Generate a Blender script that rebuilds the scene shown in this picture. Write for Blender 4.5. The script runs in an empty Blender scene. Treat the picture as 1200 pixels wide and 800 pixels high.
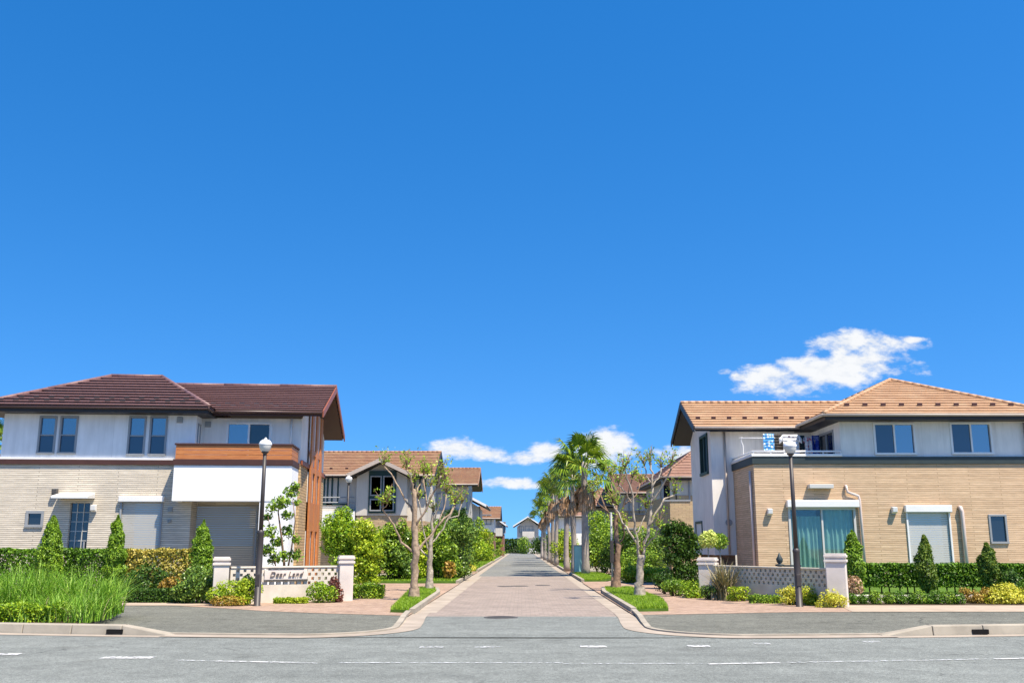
import bpy, math, random
import numpy as np
from mathutils import Vector, Matrix

random.seed(7)
PI = math.pi
S = bpy.context.scene
COL = S.collection

# ------------------------------------------------------------------ survey helpers
F = 1130.0; TH = math.radians(11.9); YA = math.radians(0.56); H = 1.6

def ray(px, py):
    u = (px - 600) / F; v = (400 - py) / F
    x, y, z = u, math.cos(TH) - v * math.sin(TH), math.sin(TH) + v * math.cos(TH)
    return (x * math.cos(YA) - y * math.sin(YA), x * math.sin(YA) + y * math.cos(YA), z)

def gp(px, py, z0=0.0):
    r = ray(px, py); t = (z0 - H) / r[2]
    return r[0] * t, r[1] * t

def at(px, py, Y):
    r = ray(px, py); t = Y / r[1]
    return r[0] * t, H + r[2] * t

class Frame:
    """local frame of a house: x along its front, y into its depth"""
    def __init__(s, ox, oy, a):
        s.o = (ox, oy); s.a = a
    def loc(s, px, py, yl):
        r = ray(px, py); c, n = math.cos(-s.a), math.sin(-s.a)
        cx, cy = -s.o[0], -s.o[1]
        lx, ly = cx * c - cy * n, cx * n + cy * c
        dx, dy = r[0] * c - r[1] * n, r[0] * n + r[1] * c
        t = (yl - ly) / dy
        return lx + dx * t, H + r[2] * t
    def x(s, px, py, yl=0.0): return s.loc(px, py, yl)[0]
    def z(s, px, py, yl=0.0): return s.loc(px, py, yl)[1]

# ------------------------------------------------------------------ mesh helpers
def link(o, parent=None):
    COL.objects.link(o)
    if parent is not None: o.parent = parent
    return o

def tag(o, label=None, cat=None, group=None, kind=None):
    if label: o['label'] = label
    if cat: o['category'] = cat
    if group: o['group'] = group
    if kind: o['kind'] = kind
    return o

def thing(name, label, cat, loc=(0, 0, 0), rz=0.0, group=None):
    o = bpy.data.objects.new(name, None); COL.objects.link(o)
    o.empty_display_size = 0.2
    o.location = loc; o.rotation_euler = (0, 0, rz)
    return tag(o, label, cat, group)

def copy_tree(o, parent=None):
    c = o.copy(); COL.objects.link(c)
    if parent is not None: c.parent = parent
    for ch in list(o.children): copy_tree(ch, c)
    return c

class MB:
    def __init__(s): s.v = []; s.f = []; s.mi = []; s.cur = 0
    def add(s, vs, fs):
        b = len(s.v); s.v += [tuple(p) for p in vs]
        for f in fs:
            s.f.append(tuple(i + b for i in f)); s.mi.append(s.cur)
        return s
    def quad(s, *p): return s.add(p, [tuple(range(len(p)))])
    def box(s, x0, x1, y0, y1, z0, z1):
        return s.hexa([(x0, y0, z0), (x1, y0, z0), (x1, y1, z0), (x0, y1, z0),
                       (x0, y0, z1), (x1, y0, z1), (x1, y1, z1), (x0, y1, z1)])
    def hexa(s, p):
        return s.add(p, [(0, 3, 2, 1), (4, 5, 6, 7), (0, 1, 5, 4), (1, 2, 6, 5), (2, 3, 7, 6), (3, 0, 4, 7)])
    def mbox(s, M, u0, u1, d0, d1, z0, z1):
        return s.hexa([M(u0, d0, z0), M(u1, d0, z0), M(u1, d1, z0), M(u0, d1, z0),
                       M(u0, d0, z1), M(u1, d0, z1), M(u1, d1, z1), M(u0, d1, z1)])
    def prism(s, pa, pb):
        n = len(pa)
        fs = [tuple(range(n)), tuple(range(2 * n - 1, n - 1, -1))]
        fs += [(i, n + i, n + (i + 1) % n, (i + 1) % n) for i in range(n)]
        return s.add(list(pa) + list(pb), fs)
    def slab(s, poly, z0, z1):
        return s.prism([(x, y, z1) for x, y in poly], [(x, y, z0) for x, y in poly])
    def tube(s, pts, rad, n=8, cap=True):
        pts = [Vector(p) for p in pts]
        if not isinstance(rad, (list, tuple)): rad = [rad] * len(pts)
        b = len(s.v); up = Vector((0.13, 0.31, 0.94))
        t0 = (pts[1] - pts[0]).normalized()
        if abs(t0.dot(up)) > 0.9: up = Vector((1, 0.2, 0.05))
        a = t0.cross(up).normalized()
        for i, p in enumerate(pts):
            t = (pts[min(i + 1, len(pts) - 1)] - pts[max(i - 1, 0)]).normalized()
            a = (a - t * a.dot(t)).normalized(); c = t.cross(a)
            for k in range(n):
                th = 2 * PI * k / n
                s.v.append(tuple(p + (a * math.cos(th) + c * math.sin(th)) * rad[i]))
        for i in range(len(pts) - 1):
            for k in range(n):
                k2 = (k + 1) % n
                s.f.append((b + i * n + k, b + i * n + k2, b + (i + 1) * n + k2, b + (i + 1) * n + k)); s.mi.append(s.cur)
        if cap:
            s.f.append(tuple(b + k for k in range(n))[::-1]); s.mi.append(s.cur)
            e = b + (len(pts) - 1) * n
            s.f.append(tuple(e + k for k in range(n))); s.mi.append(s.cur)
        return s
    def lathe(s, prof, c=(0, 0, 0), n=20):
        b = len(s.v)
        for r, z in prof:
            for k in range(n):
                th = 2 * PI * k / n
                s.v.append((c[0] + r * math.cos(th), c[1] + r * math.sin(th), c[2] + z))
        for i in range(len(prof) - 1):
            for k in range(n):
                k2 = (k + 1) % n
                s.f.append((b + i * n + k, b + i * n + k2, b + (i + 1) * n + k2, b + (i + 1) * n + k)); s.mi.append(s.cur)
        return s
    def build(s, name, mats, parent=None, smooth=False, bevel=0.0):
        me = bpy.data.meshes.new(name)
        me.from_pydata(s.v, [], s.f); me.update()
        if not isinstance(mats, (list, tuple)): mats = [mats]
        for m in mats: me.materials.append(m)
        if len(mats) > 1: me.polygons.foreach_set('material_index', s.mi)
        if smooth: me.polygons.foreach_set('use_smooth', [True] * len(me.polygons))
        o = bpy.data.objects.new(name, me)
        if bevel > 0:
            b = o.modifiers.new('edge', 'BEVEL'); b.width = bevel; b.segments = 2; b.limit_method = 'ANGLE'; b.angle_limit = 0.6
        return link(o, parent)

# ------------------------------------------------------------------ materials
def nt(name):
    m = bpy.data.materials.new(name); m.use_nodes = True
    t = m.node_tree; t.nodes.clear()
    out = t.nodes.new('ShaderNodeOutputMaterial')
    return m, t, out

def N(t, ty, **kw):
    n = t.nodes.new('ShaderNode' + ty)
    for k, v in kw.items():
        if k.startswith('i_'):
            n.inputs[k[2:].replace('_', ' ')].default_value = v
        else: setattr(n, k, v)
    return n

def c4(c): return (c[0], c[1], c[2], 1.0)

def principled(t, out, rough=0.7, spec=0.4):
    p = N(t, 'BsdfPrincipled'); p.inputs['Roughness'].default_value = rough
    p.inputs['Specular IOR Level'].default_value = spec
    t.links.new(p.outputs[0], out.inputs['Surface']); return p

def ramp(t, fac, stops):
    r = N(t, 'ValToRGB'); e = r.color_ramp.elements
    while len(e) < len(stops): e.new(0.5)
    for i, (p, c) in enumerate(stops):
        e[i].position = p; e[i].color = c4(c)
    t.links.new(fac, r.inputs['Fac']); return r.outputs['Color']

def noise(t, vec, scale, detail=4, rough=0.55):
    n = N(t, 'TexNoise'); n.inputs['Scale'].default_value = scale
    n.inputs['Detail'].default_value = detail; n.inputs['Roughness'].default_value = rough
    if vec is not None: t.links.new(vec, n.inputs['Vector'])
    return n.outputs['Fac']

def mixc(t, fac, a, b, mode='MIX'):
    m = N(t, 'Mix', data_type='RGBA', blend_type=mode)
    for sock, v in ((m.inputs[0], fac), (m.inputs[6], a), (m.inputs[7], b)):
        if hasattr(v, 'is_linked'): t.links.new(v, sock)
        else: sock.default_value = v if not isinstance(v, tuple) else c4(v)
    return m.outputs[2]

def bump(t, p, h, strength=0.3, dist=0.01):
    b = N(t, 'Bump'); b.inputs['Strength'].default_value = strength; b.inputs['Distance'].default_value = dist
    t.links.new(h, b.inputs['Height']); t.links.new(b.outputs[0], p.inputs['Normal'])

def scalec(c, k): return tuple(min(1, x * k) for x in c)

def plain(name, c, rough=0.6, spec=0.4, var=0.12, scale=3.0, metal=0.0, bmp=0.0, bscale=60):
    m, t, out = nt(name); p = principled(t, out, rough, spec); p.inputs['Metallic'].default_value = metal
    tc = N(t, 'TexCoord')
    f = noise(t, tc.outputs['Object'], scale, 5)
    t.links.new(ramp(t, f, [(0.25, scalec(c, 1 - var)), (0.75, scalec(c, 1 + var))]), p.inputs['Base Color'])
    if bmp: bump(t, p, noise(t, tc.outputs['Object'], bscale, 3), bmp, 0.01)
    return m

def wallvec(t):
    """(x+y, z) of object space, so courses run round the corners of a wall"""
    tc = N(t, 'TexCoord'); s = N(t, 'SeparateXYZ'); t.links.new(tc.outputs['Object'], s.inputs[0])
    a = N(t, 'Math', operation='ADD'); t.links.new(s.outputs['X'], a.inputs[0]); t.links.new(s.outputs['Y'], a.inputs[1])
    c = N(t, 'CombineXYZ'); t.links.new(a.outputs[0], c.inputs['X']); t.links.new(s.outputs['Z'], c.inputs['Y'])
    return c.outputs[0], tc.outputs['Object'], s

def brickmat(name, c1, c2, mortar, w, h, msize=0.008, rough=0.85, stain=0.15, bstr=0.7, bdist=0.012, streak=True, flat=False, mottle=None):
    m, t, out = nt(name); p = principled(t, out, rough, 0.25)
    if flat:
        tc = N(t, 'TexCoord'); vec = tc.outputs['Object']; obj = vec
    else:
        vec, obj, _ = wallvec(t)
    b = N(t, 'TexBrick'); t.links.new(vec, b.inputs['Vector'])
    b.inputs['Color1'].default_value = c4(c1); b.inputs['Color2'].default_value = c4(c2); b.inputs['Mortar'].default_value = c4(mortar)
    b.inputs['Scale'].default_value = 1.0; b.inputs['Mortar Size'].default_value = msize; b.inputs['Mortar Smooth'].default_value = 0.2
    b.inputs['Brick Width'].default_value = w; b.inputs['Row Height'].default_value = h; b.inputs['Bias'].default_value = 0.0
    f = noise(t, obj, 0.9, 6, 0.65)
    col = mixc(t, 1.0, b.outputs['Color'], ramp(t, f, [(0.3, (1 - stain,) * 3), (0.7, (1 + stain * 0.4,) * 3)]), 'MULTIPLY')
    mp = N(t, 'Mapping'); t.links.new(vec, mp.inputs[0]); mp.inputs['Scale'].default_value = (1.8, 19.0, 3.0) if not flat else (5, 5, 5)
    f2 = noise(t, mp.outputs[0], 1.0, 4, 0.7)
    col = mixc(t, 1.0, col, ramp(t, f2, [(0.32, (0.79 if not flat else 0.82,) * 3), (0.66, (1.12,) * 3)]), 'MULTIPLY')
    if mottle is not None:
        f3 = noise(t, obj, 5.0, 3, 0.8)
        col = mixc(t, ramp(t, f3, [(0.5, (0, 0, 0)), (0.62, (0.7,) * 3)]), col, mottle)
    t.links.new(col, p.inputs['Base Color'])
    ad = N(t, 'Math', operation='MULTIPLY_ADD'); t.links.new(f2, ad.inputs[0]); ad.inputs[1].default_value = 0.4
    inv = N(t, 'Math', operation='SUBTRACT'); inv.inputs[0].default_value = 1.0; t.links.new(b.outputs['Fac'], inv.inputs[1])
    t.links.new(inv.outputs[0], ad.inputs[2]); bump(t, p, ad.outputs[0], bstr, bdist)
    return m

def siding(name, c, pitch=0.0, rough=0.8, joint=1.82):
    """rendered or boarded wall: fine vertical joints, rain streaks"""
    m, t, out = nt(name); p = principled(t, out, rough, 0.3)
    vec, obj, s = wallvec(t)
    mp = N(t, 'Mapping'); t.links.new(vec, mp.inputs[0]); mp.inputs['Scale'].default_value = (6.0, 0.7, 1)
    f = noise(t, mp.outputs[0], 1.0, 5, 0.6); f2 = noise(t, obj, 1.1, 5)
    col = mixc(t, 1.0, ramp(t, f, [(0.25, scalec(c, 0.86)), (0.6, c)]), ramp(t, f2, [(0.3, (0.88,) * 3), (0.65, (1, 1, 1))]), 'MULTIPLY')
    mq = N(t, 'Mapping'); t.links.new(vec, mq.inputs[0]); mq.inputs['Scale'].default_value = (2.6, 0.22, 1)
    col = mixc(t, 1.0, col, ramp(t, noise(t, mq.outputs[0], 1.0, 6, 0.7), [(0.55, (1, 1, 1)), (0.74, (0.89, 0.88, 0.86))]), 'MULTIPLY')
    b = N(t, 'TexBrick'); t.links.new(vec, b.inputs['Vector']); b.offset = 0.0
    b.inputs['Scale'].default_value = 1.0; b.inputs['Mortar Size'].default_value = 0.006
    b.inputs['Brick Width'].default_value = joint; b.inputs['Row Height'].default_value = 50.0
    col = mixc(t, b.outputs['Fac'], col, scalec(c, 0.74)); t.links.new(col, p.inputs['Base Color'])
    inv = N(t, 'Math', operation='SUBTRACT'); inv.inputs[0].default_value = 1.0; t.links.new(b.outputs['Fac'], inv.inputs[1])
    ad = N(t, 'Math', operation='MULTIPLY_ADD'); t.links.new(noise(t, obj, 55, 3), ad.inputs[0]); ad.inputs[1].default_value = 0.35
    t.links.new(inv.outputs[0], ad.inputs[2]); bump(t, p, ad.outputs[0], 0.35, 0.006)
    return m

def rooftile(name, c1, c2, c3, w, h, rough=0.55, spec=0.4, calm=1.0):
    m, t, out = nt(name); p = principled(t, out, rough, spec)
    vec, obj, _ = wallvec(t)
    b = N(t, 'TexBrick'); t.links.new(vec, b.inputs['Vector']); b.offset = 0.5
    b.inputs['Color1'].default_value = c4(c1); b.inputs['Color2'].default_value = c4(c2); b.inputs['Mortar'].default_value = c4(scalec(c1, 0.35))
    b.inputs['Scale'].default_value = 1.0; b.inputs['Mortar Size'].default_value = 0.006; b.inputs['Mortar Smooth'].default_value = 0.3
    b.inputs['Brick Width'].default_value = w; b.inputs['Row Height'].default_value = h
    f = noise(t, obj, 1.4, 6, 0.7)
    col = mixc(t, ramp(t, f, [(0.45, (0, 0, 0)), (0.75, (0.75 * calm,) * 3)]), b.outputs['Color'], c3)
    f2 = noise(t, obj, 22, 4, 0.7)
    col = mixc(t, 1.0, col, ramp(t, f2, [(0.3, (1 - 0.25 * calm,) * 3), (0.75, (1 + 0.15 * calm,) * 3)]), 'MULTIPLY')
    t.links.new(col, p.inputs['Base Color'])
    sx = N(t, 'Math', operation='SINE'); sp = N(t, 'SeparateXYZ'); t.links.new(vec, sp.inputs[0])
    mu = N(t, 'Math', operation='MULTIPLY'); t.links.new(sp.outputs['X'], mu.inputs[0]); mu.inputs[1].default_value = 2 * PI / w
    t.links.new(mu.outputs[0], sx.inputs[0])
    ad = N(t, 'Math', operation='MULTIPLY_ADD'); t.links.new(f2, ad.inputs[0]); ad.inputs[1].default_value = 0.5; t.links.new(sx.outputs[0], ad.inputs[2])
    bump(t, p, ad.outputs[0], 0.3 * calm, 0.012)
    return m

def leafmat(name, cols, trans=0.3, rough=0.5):
    m, t, out = nt(name)
    g = N(t, 'NewGeometry'); tc = N(t, 'TexCoord')
    f = noise(t, tc.outputs['Object'], 2.2, 3)
    a = N(t, 'Math', operation='MULTIPLY_ADD'); t.links.new(f, a.inputs[0]); a.inputs[1].default_value = 0.9
    b = N(t, 'Math', operation='MULTIPLY_ADD'); t.links.new(g.outputs['Random Per Island'], b.inputs[0]); b.inputs[1].default_value = 0.75; b.inputs[2].default_value = -0.32
    t.links.new(b.outputs[0], a.inputs[2])
    n = len(cols)
    col = ramp(t, a.outputs[0], [(0.1 + 0.8 * i / (n - 1), c) for i, c in enumerate(cols)])
    p = N(t, 'BsdfPrincipled'); p.inputs['Roughness'].default_value = rough - 0.05; p.inputs['Specular IOR Level'].default_value = 0.28
    t.links.new(col, p.inputs['Base Color'])
    tr = N(t, 'BsdfTranslucent'); t.links.new(mixc(t, 1.0, col, (1.0, 1.0, 0.55), 'MULTIPLY'), tr.inputs['Color'])
    mx = N(t, 'MixShader'); mx.inputs[0].default_value = trans * 0.6
    t.links.new(p.outputs[0], mx.inputs[1]); t.links.new(tr.outputs[0], mx.inputs[2]); t.links.new(mx.outputs[0], out.inputs['Surface'])
    return m

def glassmat(name, base, ior=2.4, rough=0.02):
    m, t, out = nt(name); p = principled(t, out, rough, 0.5)
    p.inputs['Base Color'].default_value = c4(base); p.inputs['IOR'].default_value = ior
    tc = N(t, 'TexCoord'); bump(t, p, noise(t, tc.outputs['Object'], 1.3, 2), 0.06, 0.01)
    return m

def clearglass(name, tint):
    m, t, out = nt(name)
    tr = N(t, 'BsdfTransparent'); tr.inputs[0].default_value = c4(tint)
    gl = N(t, 'BsdfGlossy'); gl.inputs['Roughness'].default_value = 0.02; gl.inputs[0].default_value = (1, 1, 1, 1)
    lw = N(t, 'LayerWeight'); lw.inputs[0].default_value = 0.5
    pw_ = N(t, 'Math', operation='POWER'); t.links.new(lw.outputs['Facing'], pw_.inputs[0]); pw_.inputs[1].default_value = 4.0
    fr = N(t, 'Math', operation='MULTIPLY_ADD'); t.links.new(pw_.outputs[0], fr.inputs[0]); fr.inputs[1].default_value = 0.85; fr.inputs[2].default_value = 0.05
    mx = N(t, 'MixShader'); t.links.new(fr.outputs[0], mx.inputs[0]); t.links.new(tr.outputs[0], mx.inputs[1]); t.links.new(gl.outputs[0], mx.inputs[2])
    t.links.new(mx.outputs[0], out.inputs['Surface']); return m

def asphaltmat(name, c, patch=0.12):
    m, t, out = nt(name); p = principled(t, out, 0.9, 0.25)
    tc = N(t, 'TexCoord'); o = tc.outputs['Object']
    big = noise(t, o, 0.25, 6, 0.65); mid = noise(t, o, 2.5, 6, 0.7); fine = noise(t, o, 55, 2, 0.7)
    col = ramp(t, big, [(0.3, scalec(c, 1 - patch)), (0.7, scalec(c, 1 + patch))])
    col = mixc(t, 1.0, col, ramp(t, mid, [(0.3, (0.78,) * 3), (0.7, (1.16,) * 3)]), 'MULTIPLY')
    agg = noise(t, o, 17, 3, 0.8)
    col = mixc(t, 1.0, col, ramp(t, agg, [(0.36, (0.74,) * 3), (0.5, (1.0,) * 3), (0.66, (1.3,) * 3)]), 'MULTIPLY')
    col = mixc(t, 1.0, col, ramp(t, fine, [(0.35, (0.62,) * 3), (0.5, (1.0,) * 3), (0.68, (1.45,) * 3)]), 'MULTIPLY')
    mp = N(t, 'Mapping'); t.links.new(o, mp.inputs[0]); mp.inputs['Scale'].default_value = (0.05, 1.3, 1)
    tyre = noise(t, mp.outputs[0], 1.0, 3, 0.5)
    col = mixc(t, 1.0, col, ramp(t, tyre, [(0.35, (0.93,) * 3), (0.65, (1.06,) * 3)]), 'MULTIPLY')
    ds = N(t, 'VectorMath', operation='MULTIPLY_ADD'); nn_ = N(t, 'TexNoise'); nn_.inputs['Scale'].default_value = 1.6; nn_.inputs['Detail'].default_value = 5; t.links.new(o, nn_.inputs['Vector'])
    t.links.new(nn_.outputs['Color'], ds.inputs[0]); ds.inputs[1].default_value = (0.9, 0.9, 0); t.links.new(o, ds.inputs[2])
    vo = N(t, 'TexVoronoi', feature='DISTANCE_TO_EDGE'); vo.inputs['Scale'].default_value = 0.23; t.links.new(ds.outputs[0], vo.inputs['Vector'])
    crack = ramp(t, vo.outputs['Distance'], [(0.0, (0.45,) * 3), (0.0045, (1, 1, 1))])
    gate = ramp(t, noise(t, o, 0.16, 2), [(0.5, (0, 0, 0)), (0.56, (1, 1, 1))])
    col = mixc(t, gate, col, mixc(t, 1.0, col, crack, 'MULTIPLY'))
    st = noise(t, o, 0.9, 3, 0.4)
    col = mixc(t, 1.0, col, ramp(t, st, [(0.64, (1, 1, 1)), (0.74, (0.80, 0.79, 0.78))]), 'MULTIPLY')
    t.links.new(col, p.inputs['Base Color']); bump(t, p, fine, 0.5, 0.006)
    return m

def paintmat(name, c, wear=0.5):
    m, t, out = nt(name)
    p = N(t, 'BsdfPrincipled'); p.inputs['Roughness'].default_value = 0.8; p.inputs['Base Color'].default_value = c4(c)
    tr = N(t, 'BsdfTransparent'); mx = N(t, 'MixShader'); tc = N(t, 'TexCoord')
    f = noise(t, tc.outputs['Object'], 9, 6, 0.75)
    t.links.new(ramp(t, f, [(max(0, wear - 0.08), (0, 0, 0)), (wear + 0.08, (1, 1, 1))]), mx.inputs[0])
    t.links.new(tr.outputs[0], mx.inputs[1]); t.links.new(p.outputs[0], mx.inputs[2]); t.links.new(mx.outputs[0], out.inputs['Surface'])
    return m

M = {}
M['asphalt'] = asphaltmat('asphalt', (0.182, 0.194, 0.176))
M['apron'] = asphaltmat('dark_asphalt', (0.145, 0.145, 0.118))
M['street'] = asphaltmat('street_asphalt', (0.19, 0.192, 0.175))
M['paver'] = brickmat('street_paver', (0.335, 0.27, 0.225), (0.285, 0.235, 0.195), (0.205, 0.17, 0.145), 0.21, 0.105, 0.006, 0.9, 0.22, 0.4, 0.005, flat=True)
M['walk'] = brickmat('footway_paver', (0.43, 0.295, 0.205), (0.35, 0.24, 0.175), (0.25, 0.185, 0.14), 0.2, 0.1, 0.006, 0.9, 0.25, 0.4, 0.005, flat=True, mottle=(0.40, 0.29, 0.22))
M['path'] = plain('sandy_path', (0.40, 0.32, 0.24), 0.95, 0.2, 0.18, 2.0, bmp=0.3)
M['concrete'] = plain('kerb_concrete', (0.345, 0.305, 0.24), 0.9, 0.2, 0.22, 2.2, bmp=0.3, bscale=40)
M['kerbwhite'] = plain('pale_kerb', (0.50, 0.475, 0.42), 0.9, 0.2, 0.2, 2.6, bmp=0.3, bscale=40)
M['gutter'] = plain('gutter_concrete', (0.35, 0.295, 0.235), 0.95, 0.2, 0.25, 1.3, bmp=0.3, bscale=30)
M['soil'] = plain('soil', (0.10, 0.075, 0.05), 1.0, 0.1, 0.4, 3.0, bmp=0.6, bscale=15)
M['ground'] = plain('ground_earth', (0.30, 0.27, 0.21), 1.0, 0.1, 0.4, 0.5, bmp=0.5, bscale=6)
M['turf'] = plain('turf_base', (0.08, 0.15, 0.022), 1.0, 0.1, 0.35, 3.0, bmp=0.8, bscale=40)
M['dark'] = plain('dark_void', (0.012, 0.012, 0.012), 0.9, 0.1)
M['iron'] = plain('cast_iron', (0.075, 0.07, 0.065), 0.7, 0.4, 0.25, 12)
M['paint'] = paintmat('road_paint', (0.60, 0.60, 0.58), 0.47)
M['oldpaint'] = paintmat('worn_road_paint', (0.55, 0.56, 0.55), 0.535)
M['white'] = siding('white_render', (0.87, 0.86, 0.84))
M['fargrey'] = siding('grey_render', (0.60, 0.555, 0.48))
M['cream'] = siding('cream_render', (0.83, 0.79, 0.72))
M['whitebox'] = plain('white_paint', (0.82, 0.815, 0.80), 0.8, 0.3, 0.05, 0.8, bmp=0.15)
M['whitetrim'] = plain('white_trim', (0.74, 0.73, 0.70), 0.45, 0.4, 0.06, 2)
M['greytrim'] = plain('grey_aluminium', (0.27, 0.28, 0.285), 0.4, 0.5, 0.08, 2)
M['shutter'] = plain('shutter_grey', (0.46, 0.445, 0.395), 0.5, 0.4, 0.05, 1)
M['shutterwhite'] = plain('shutter_white', (0.55, 0.535, 0.495), 0.5, 0.4, 0.05, 1)
M['garage'] = plain('garage_shutter_paint', (0.37, 0.34, 0.28), 0.5, 0.4, 0.06, 1)
M['brickL'] = brickmat('cream_ledge_brick', (0.76, 0.67, 0.53), (0.62, 0.545, 0.435), (0.42, 0.37, 0.295), 2.6, 0.066, 0.011, 0.85, 0.12, 0.9, 0.02)
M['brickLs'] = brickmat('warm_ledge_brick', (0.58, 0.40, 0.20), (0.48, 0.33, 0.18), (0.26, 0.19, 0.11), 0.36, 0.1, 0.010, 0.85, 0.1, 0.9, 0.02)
M['brickR'] = brickmat('tan_ledge_brick', (0.70, 0.50, 0.32), (0.59, 0.405, 0.25), (0.44, 0.30, 0.175), 2.2, 0.075, 0.008, 0.85, 0.1, 0.8, 0.016)
M['brickF'] = brickmat('far_tan_brick', (0.52, 0.39, 0.22), (0.46, 0.33, 0.2), (0.30, 0.22, 0.14), 0.46, 0.12, 0.01, 0.85, 0.1, 0.6, 0.015)
M['brickRed'] = brickmat('red_brown_brick', (0.30, 0.13, 0.08), (0.24, 0.11, 0.075), (0.2, 0.15, 0.12), 0.4, 0.12, 0.01)
M['brownband'] = plain('brown_trim', (0.06, 0.023, 0.017), 0.6, 0.4, 0.15, 3)
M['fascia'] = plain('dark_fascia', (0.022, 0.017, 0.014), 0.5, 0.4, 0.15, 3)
M['greenband'] = plain('green_black_trim', (0.028, 0.042, 0.042), 0.55, 0.4, 0.15, 3)
M['greenframe'] = plain('dark_green_frame', (0.018, 0.05, 0.043), 0.5, 0.4, 0.15, 3)
M['gutterpale'] = plain('pale_gutter', (0.46, 0.38, 0.31), 0.5, 0.4, 0.1, 3)
M['gutterbrown'] = plain('brown_gutter', (0.07, 0.036, 0.030), 0.4, 0.5, 0.1, 3)
M['pipe'] = plain('pink_downpipe', (0.62, 0.51, 0.46), 0.5, 0.4, 0.08, 3)
M['roofbrown'] = rooftile('brown_roof_tile', (0.215, 0.118, 0.108), (0.195, 0.105, 0.096), (0.24, 0.14, 0.128), 0.30, 0.145, 0.5, 0.4, 0.4)
M['rooforange'] = rooftile('orange_roof_tile', (0.52, 0.31, 0.165), (0.44, 0.255, 0.135), (0.58, 0.39, 0.235), 0.30, 0.13)
M['roofmid'] = rooftile('terracotta_roof_tile', (0.38, 0.205, 0.11), (0.31, 0.16, 0.09), (0.42, 0.28, 0.15), 0.30, 0.13)
M['roofred'] = rooftile('red_roof_tile', (0.32, 0.175, 0.115), (0.26, 0.135, 0.092), (0.37, 0.23, 0.155), 0.30, 0.13)

def woodmat(name, c1, c2):
    m, t, out = nt(name); p = principled(t, out, 0.5, 0.4)
    tc = N(t, 'TexCoord'); mp = N(t, 'Mapping'); t.links.new(tc.outputs['Object'], mp.inputs[0]); mp.inputs['Scale'].default_value = (1.5, 9, 9)
    f = noise(t, mp.outputs[0], 2.0, 6, 0.65)
    t.links.new(ramp(t, f, [(0.3, c1), (0.7, c2)]), p.inputs['Base Color']); bump(t, p, f, 0.2, 0.004); return m
M['wood'] = woodmat('orange_wood', (0.40, 0.13, 0.036), (0.53, 0.21, 0.065))
M['wooddark'] = woodmat('brown_wood', (0.22, 0.062, 0.028), (0.30, 0.095, 0.042))
M['glass'] = glassmat('sky_glass', (0.012, 0.05, 0.12), 2.9)
M['glassdk'] = glassmat('dark_glass', (0.012, 0.016, 0.022), 1.75)
M['screen'] = glassmat('insect_screen', (0.016, 0.032, 0.065), 1.8, 0.12)
M['clear'] = clearglass('clear_glass', (0.74, 0.87, 0.85))
M['curtain'] = plain('teal_curtain', (0.56, 0.60, 0.53), 0.9, 0.2, 0.12, 5)
M['lace'] = plain('lace_curtain', (0.55, 0.58, 0.60), 0.9, 0.2, 0.1, 5)
M['pole'] = plain('brown_pole_paint', (0.045, 0.037, 0.033), 0.5, 0.5, 0.2, 4)
M['polegrey'] = plain('grey_pole_paint', (0.27, 0.28, 0.28), 0.5, 0.5, 0.15, 4)
M['globe'] = plain('opal_globe', (0.60, 0.60, 0.55), 0.25, 0.5, 0.1, 8)
M['capwhite'] = plain('white_lamp_cap', (0.83, 0.83, 0.82), 0.3, 0.5, 0.04, 4)
M['pillar'] = plain('pillar_render', (0.66, 0.585, 0.515), 0.9, 0.2, 0.14, 2.0, bmp=0.35, bscale=45)
M['block'] = plain('pierced_block', (0.62, 0.55, 0.455), 0.9, 0.2, 0.14, 2.6, bmp=0.35, bscale=45)
M['blockgrey'] = plain('grey_pierced_block', (0.60, 0.525, 0.41), 0.9, 0.2, 0.2, 2.6, bmp=0.35, bscale=45)
M['letter'] = plain('letter_bronze', (0.15, 0.115, 0.095), 0.4, 0.5, 0.1, 4)
M['teal'] = plain('teal_board', (0.30, 0.56, 0.54), 0.5, 0.4, 0.1, 3)
M['bark'] = plain('bark', (0.32, 0.235, 0.16), 0.95, 0.2, 0.6, 9.0, bmp=0.8, bscale=18)
M['barkpale'] = plain('pale_bark', (0.34, 0.29, 0.225), 0.95, 0.2, 0.6, 9.0, bmp=0.8, bscale=18)
M['barkdark'] = plain('dark_bark', (0.10, 0.07, 0.05), 0.95, 0.2, 0.35, 6.0, bmp=0.8, bscale=18)
M['barkbrown'] = plain('brown_bark', (0.24, 0.155, 0.10), 0.95, 0.2, 0.6, 9.0, bmp=0.8, bscale=18)
M['palmtrunk'] = plain('palm_trunk', (0.34, 0.29, 0.25), 0.95, 0.2, 0.3, 3.0, bmp=0.8, bscale=14)
# leaves
M['l_hedge'] = leafmat('hedge_leaf', [(0.027, 0.074, 0.005), (0.083, 0.186, 0.014), (0.216, 0.391, 0.025)])
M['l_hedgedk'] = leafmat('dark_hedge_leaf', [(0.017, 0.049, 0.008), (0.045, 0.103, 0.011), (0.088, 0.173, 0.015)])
M['l_con'] = leafmat('conifer_leaf', [(0.075, 0.153, 0.013), (0.172, 0.304, 0.022), (0.342, 0.517, 0.037)])
M['l_condk'] = leafmat('dark_conifer_leaf', [(0.052, 0.107, 0.013), (0.115, 0.199, 0.022), (0.249, 0.306, 0.038)])
M['l_bright'] = leafmat('bright_leaf', [(0.084, 0.180, 0.011), (0.220, 0.372, 0.019), (0.439, 0.551, 0.030)], 0.38)
M['l_lime'] = leafmat('lime_leaf', [(0.141, 0.262, 0.012), (0.334, 0.454, 0.021), (0.557, 0.605, 0.043)], 0.35)
M['l_yellow'] = leafmat('golden_leaf', [(0.30, 0.36, 0.03), (0.62, 0.58, 0.05), (0.80, 0.74, 0.14)], 0.35)
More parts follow.
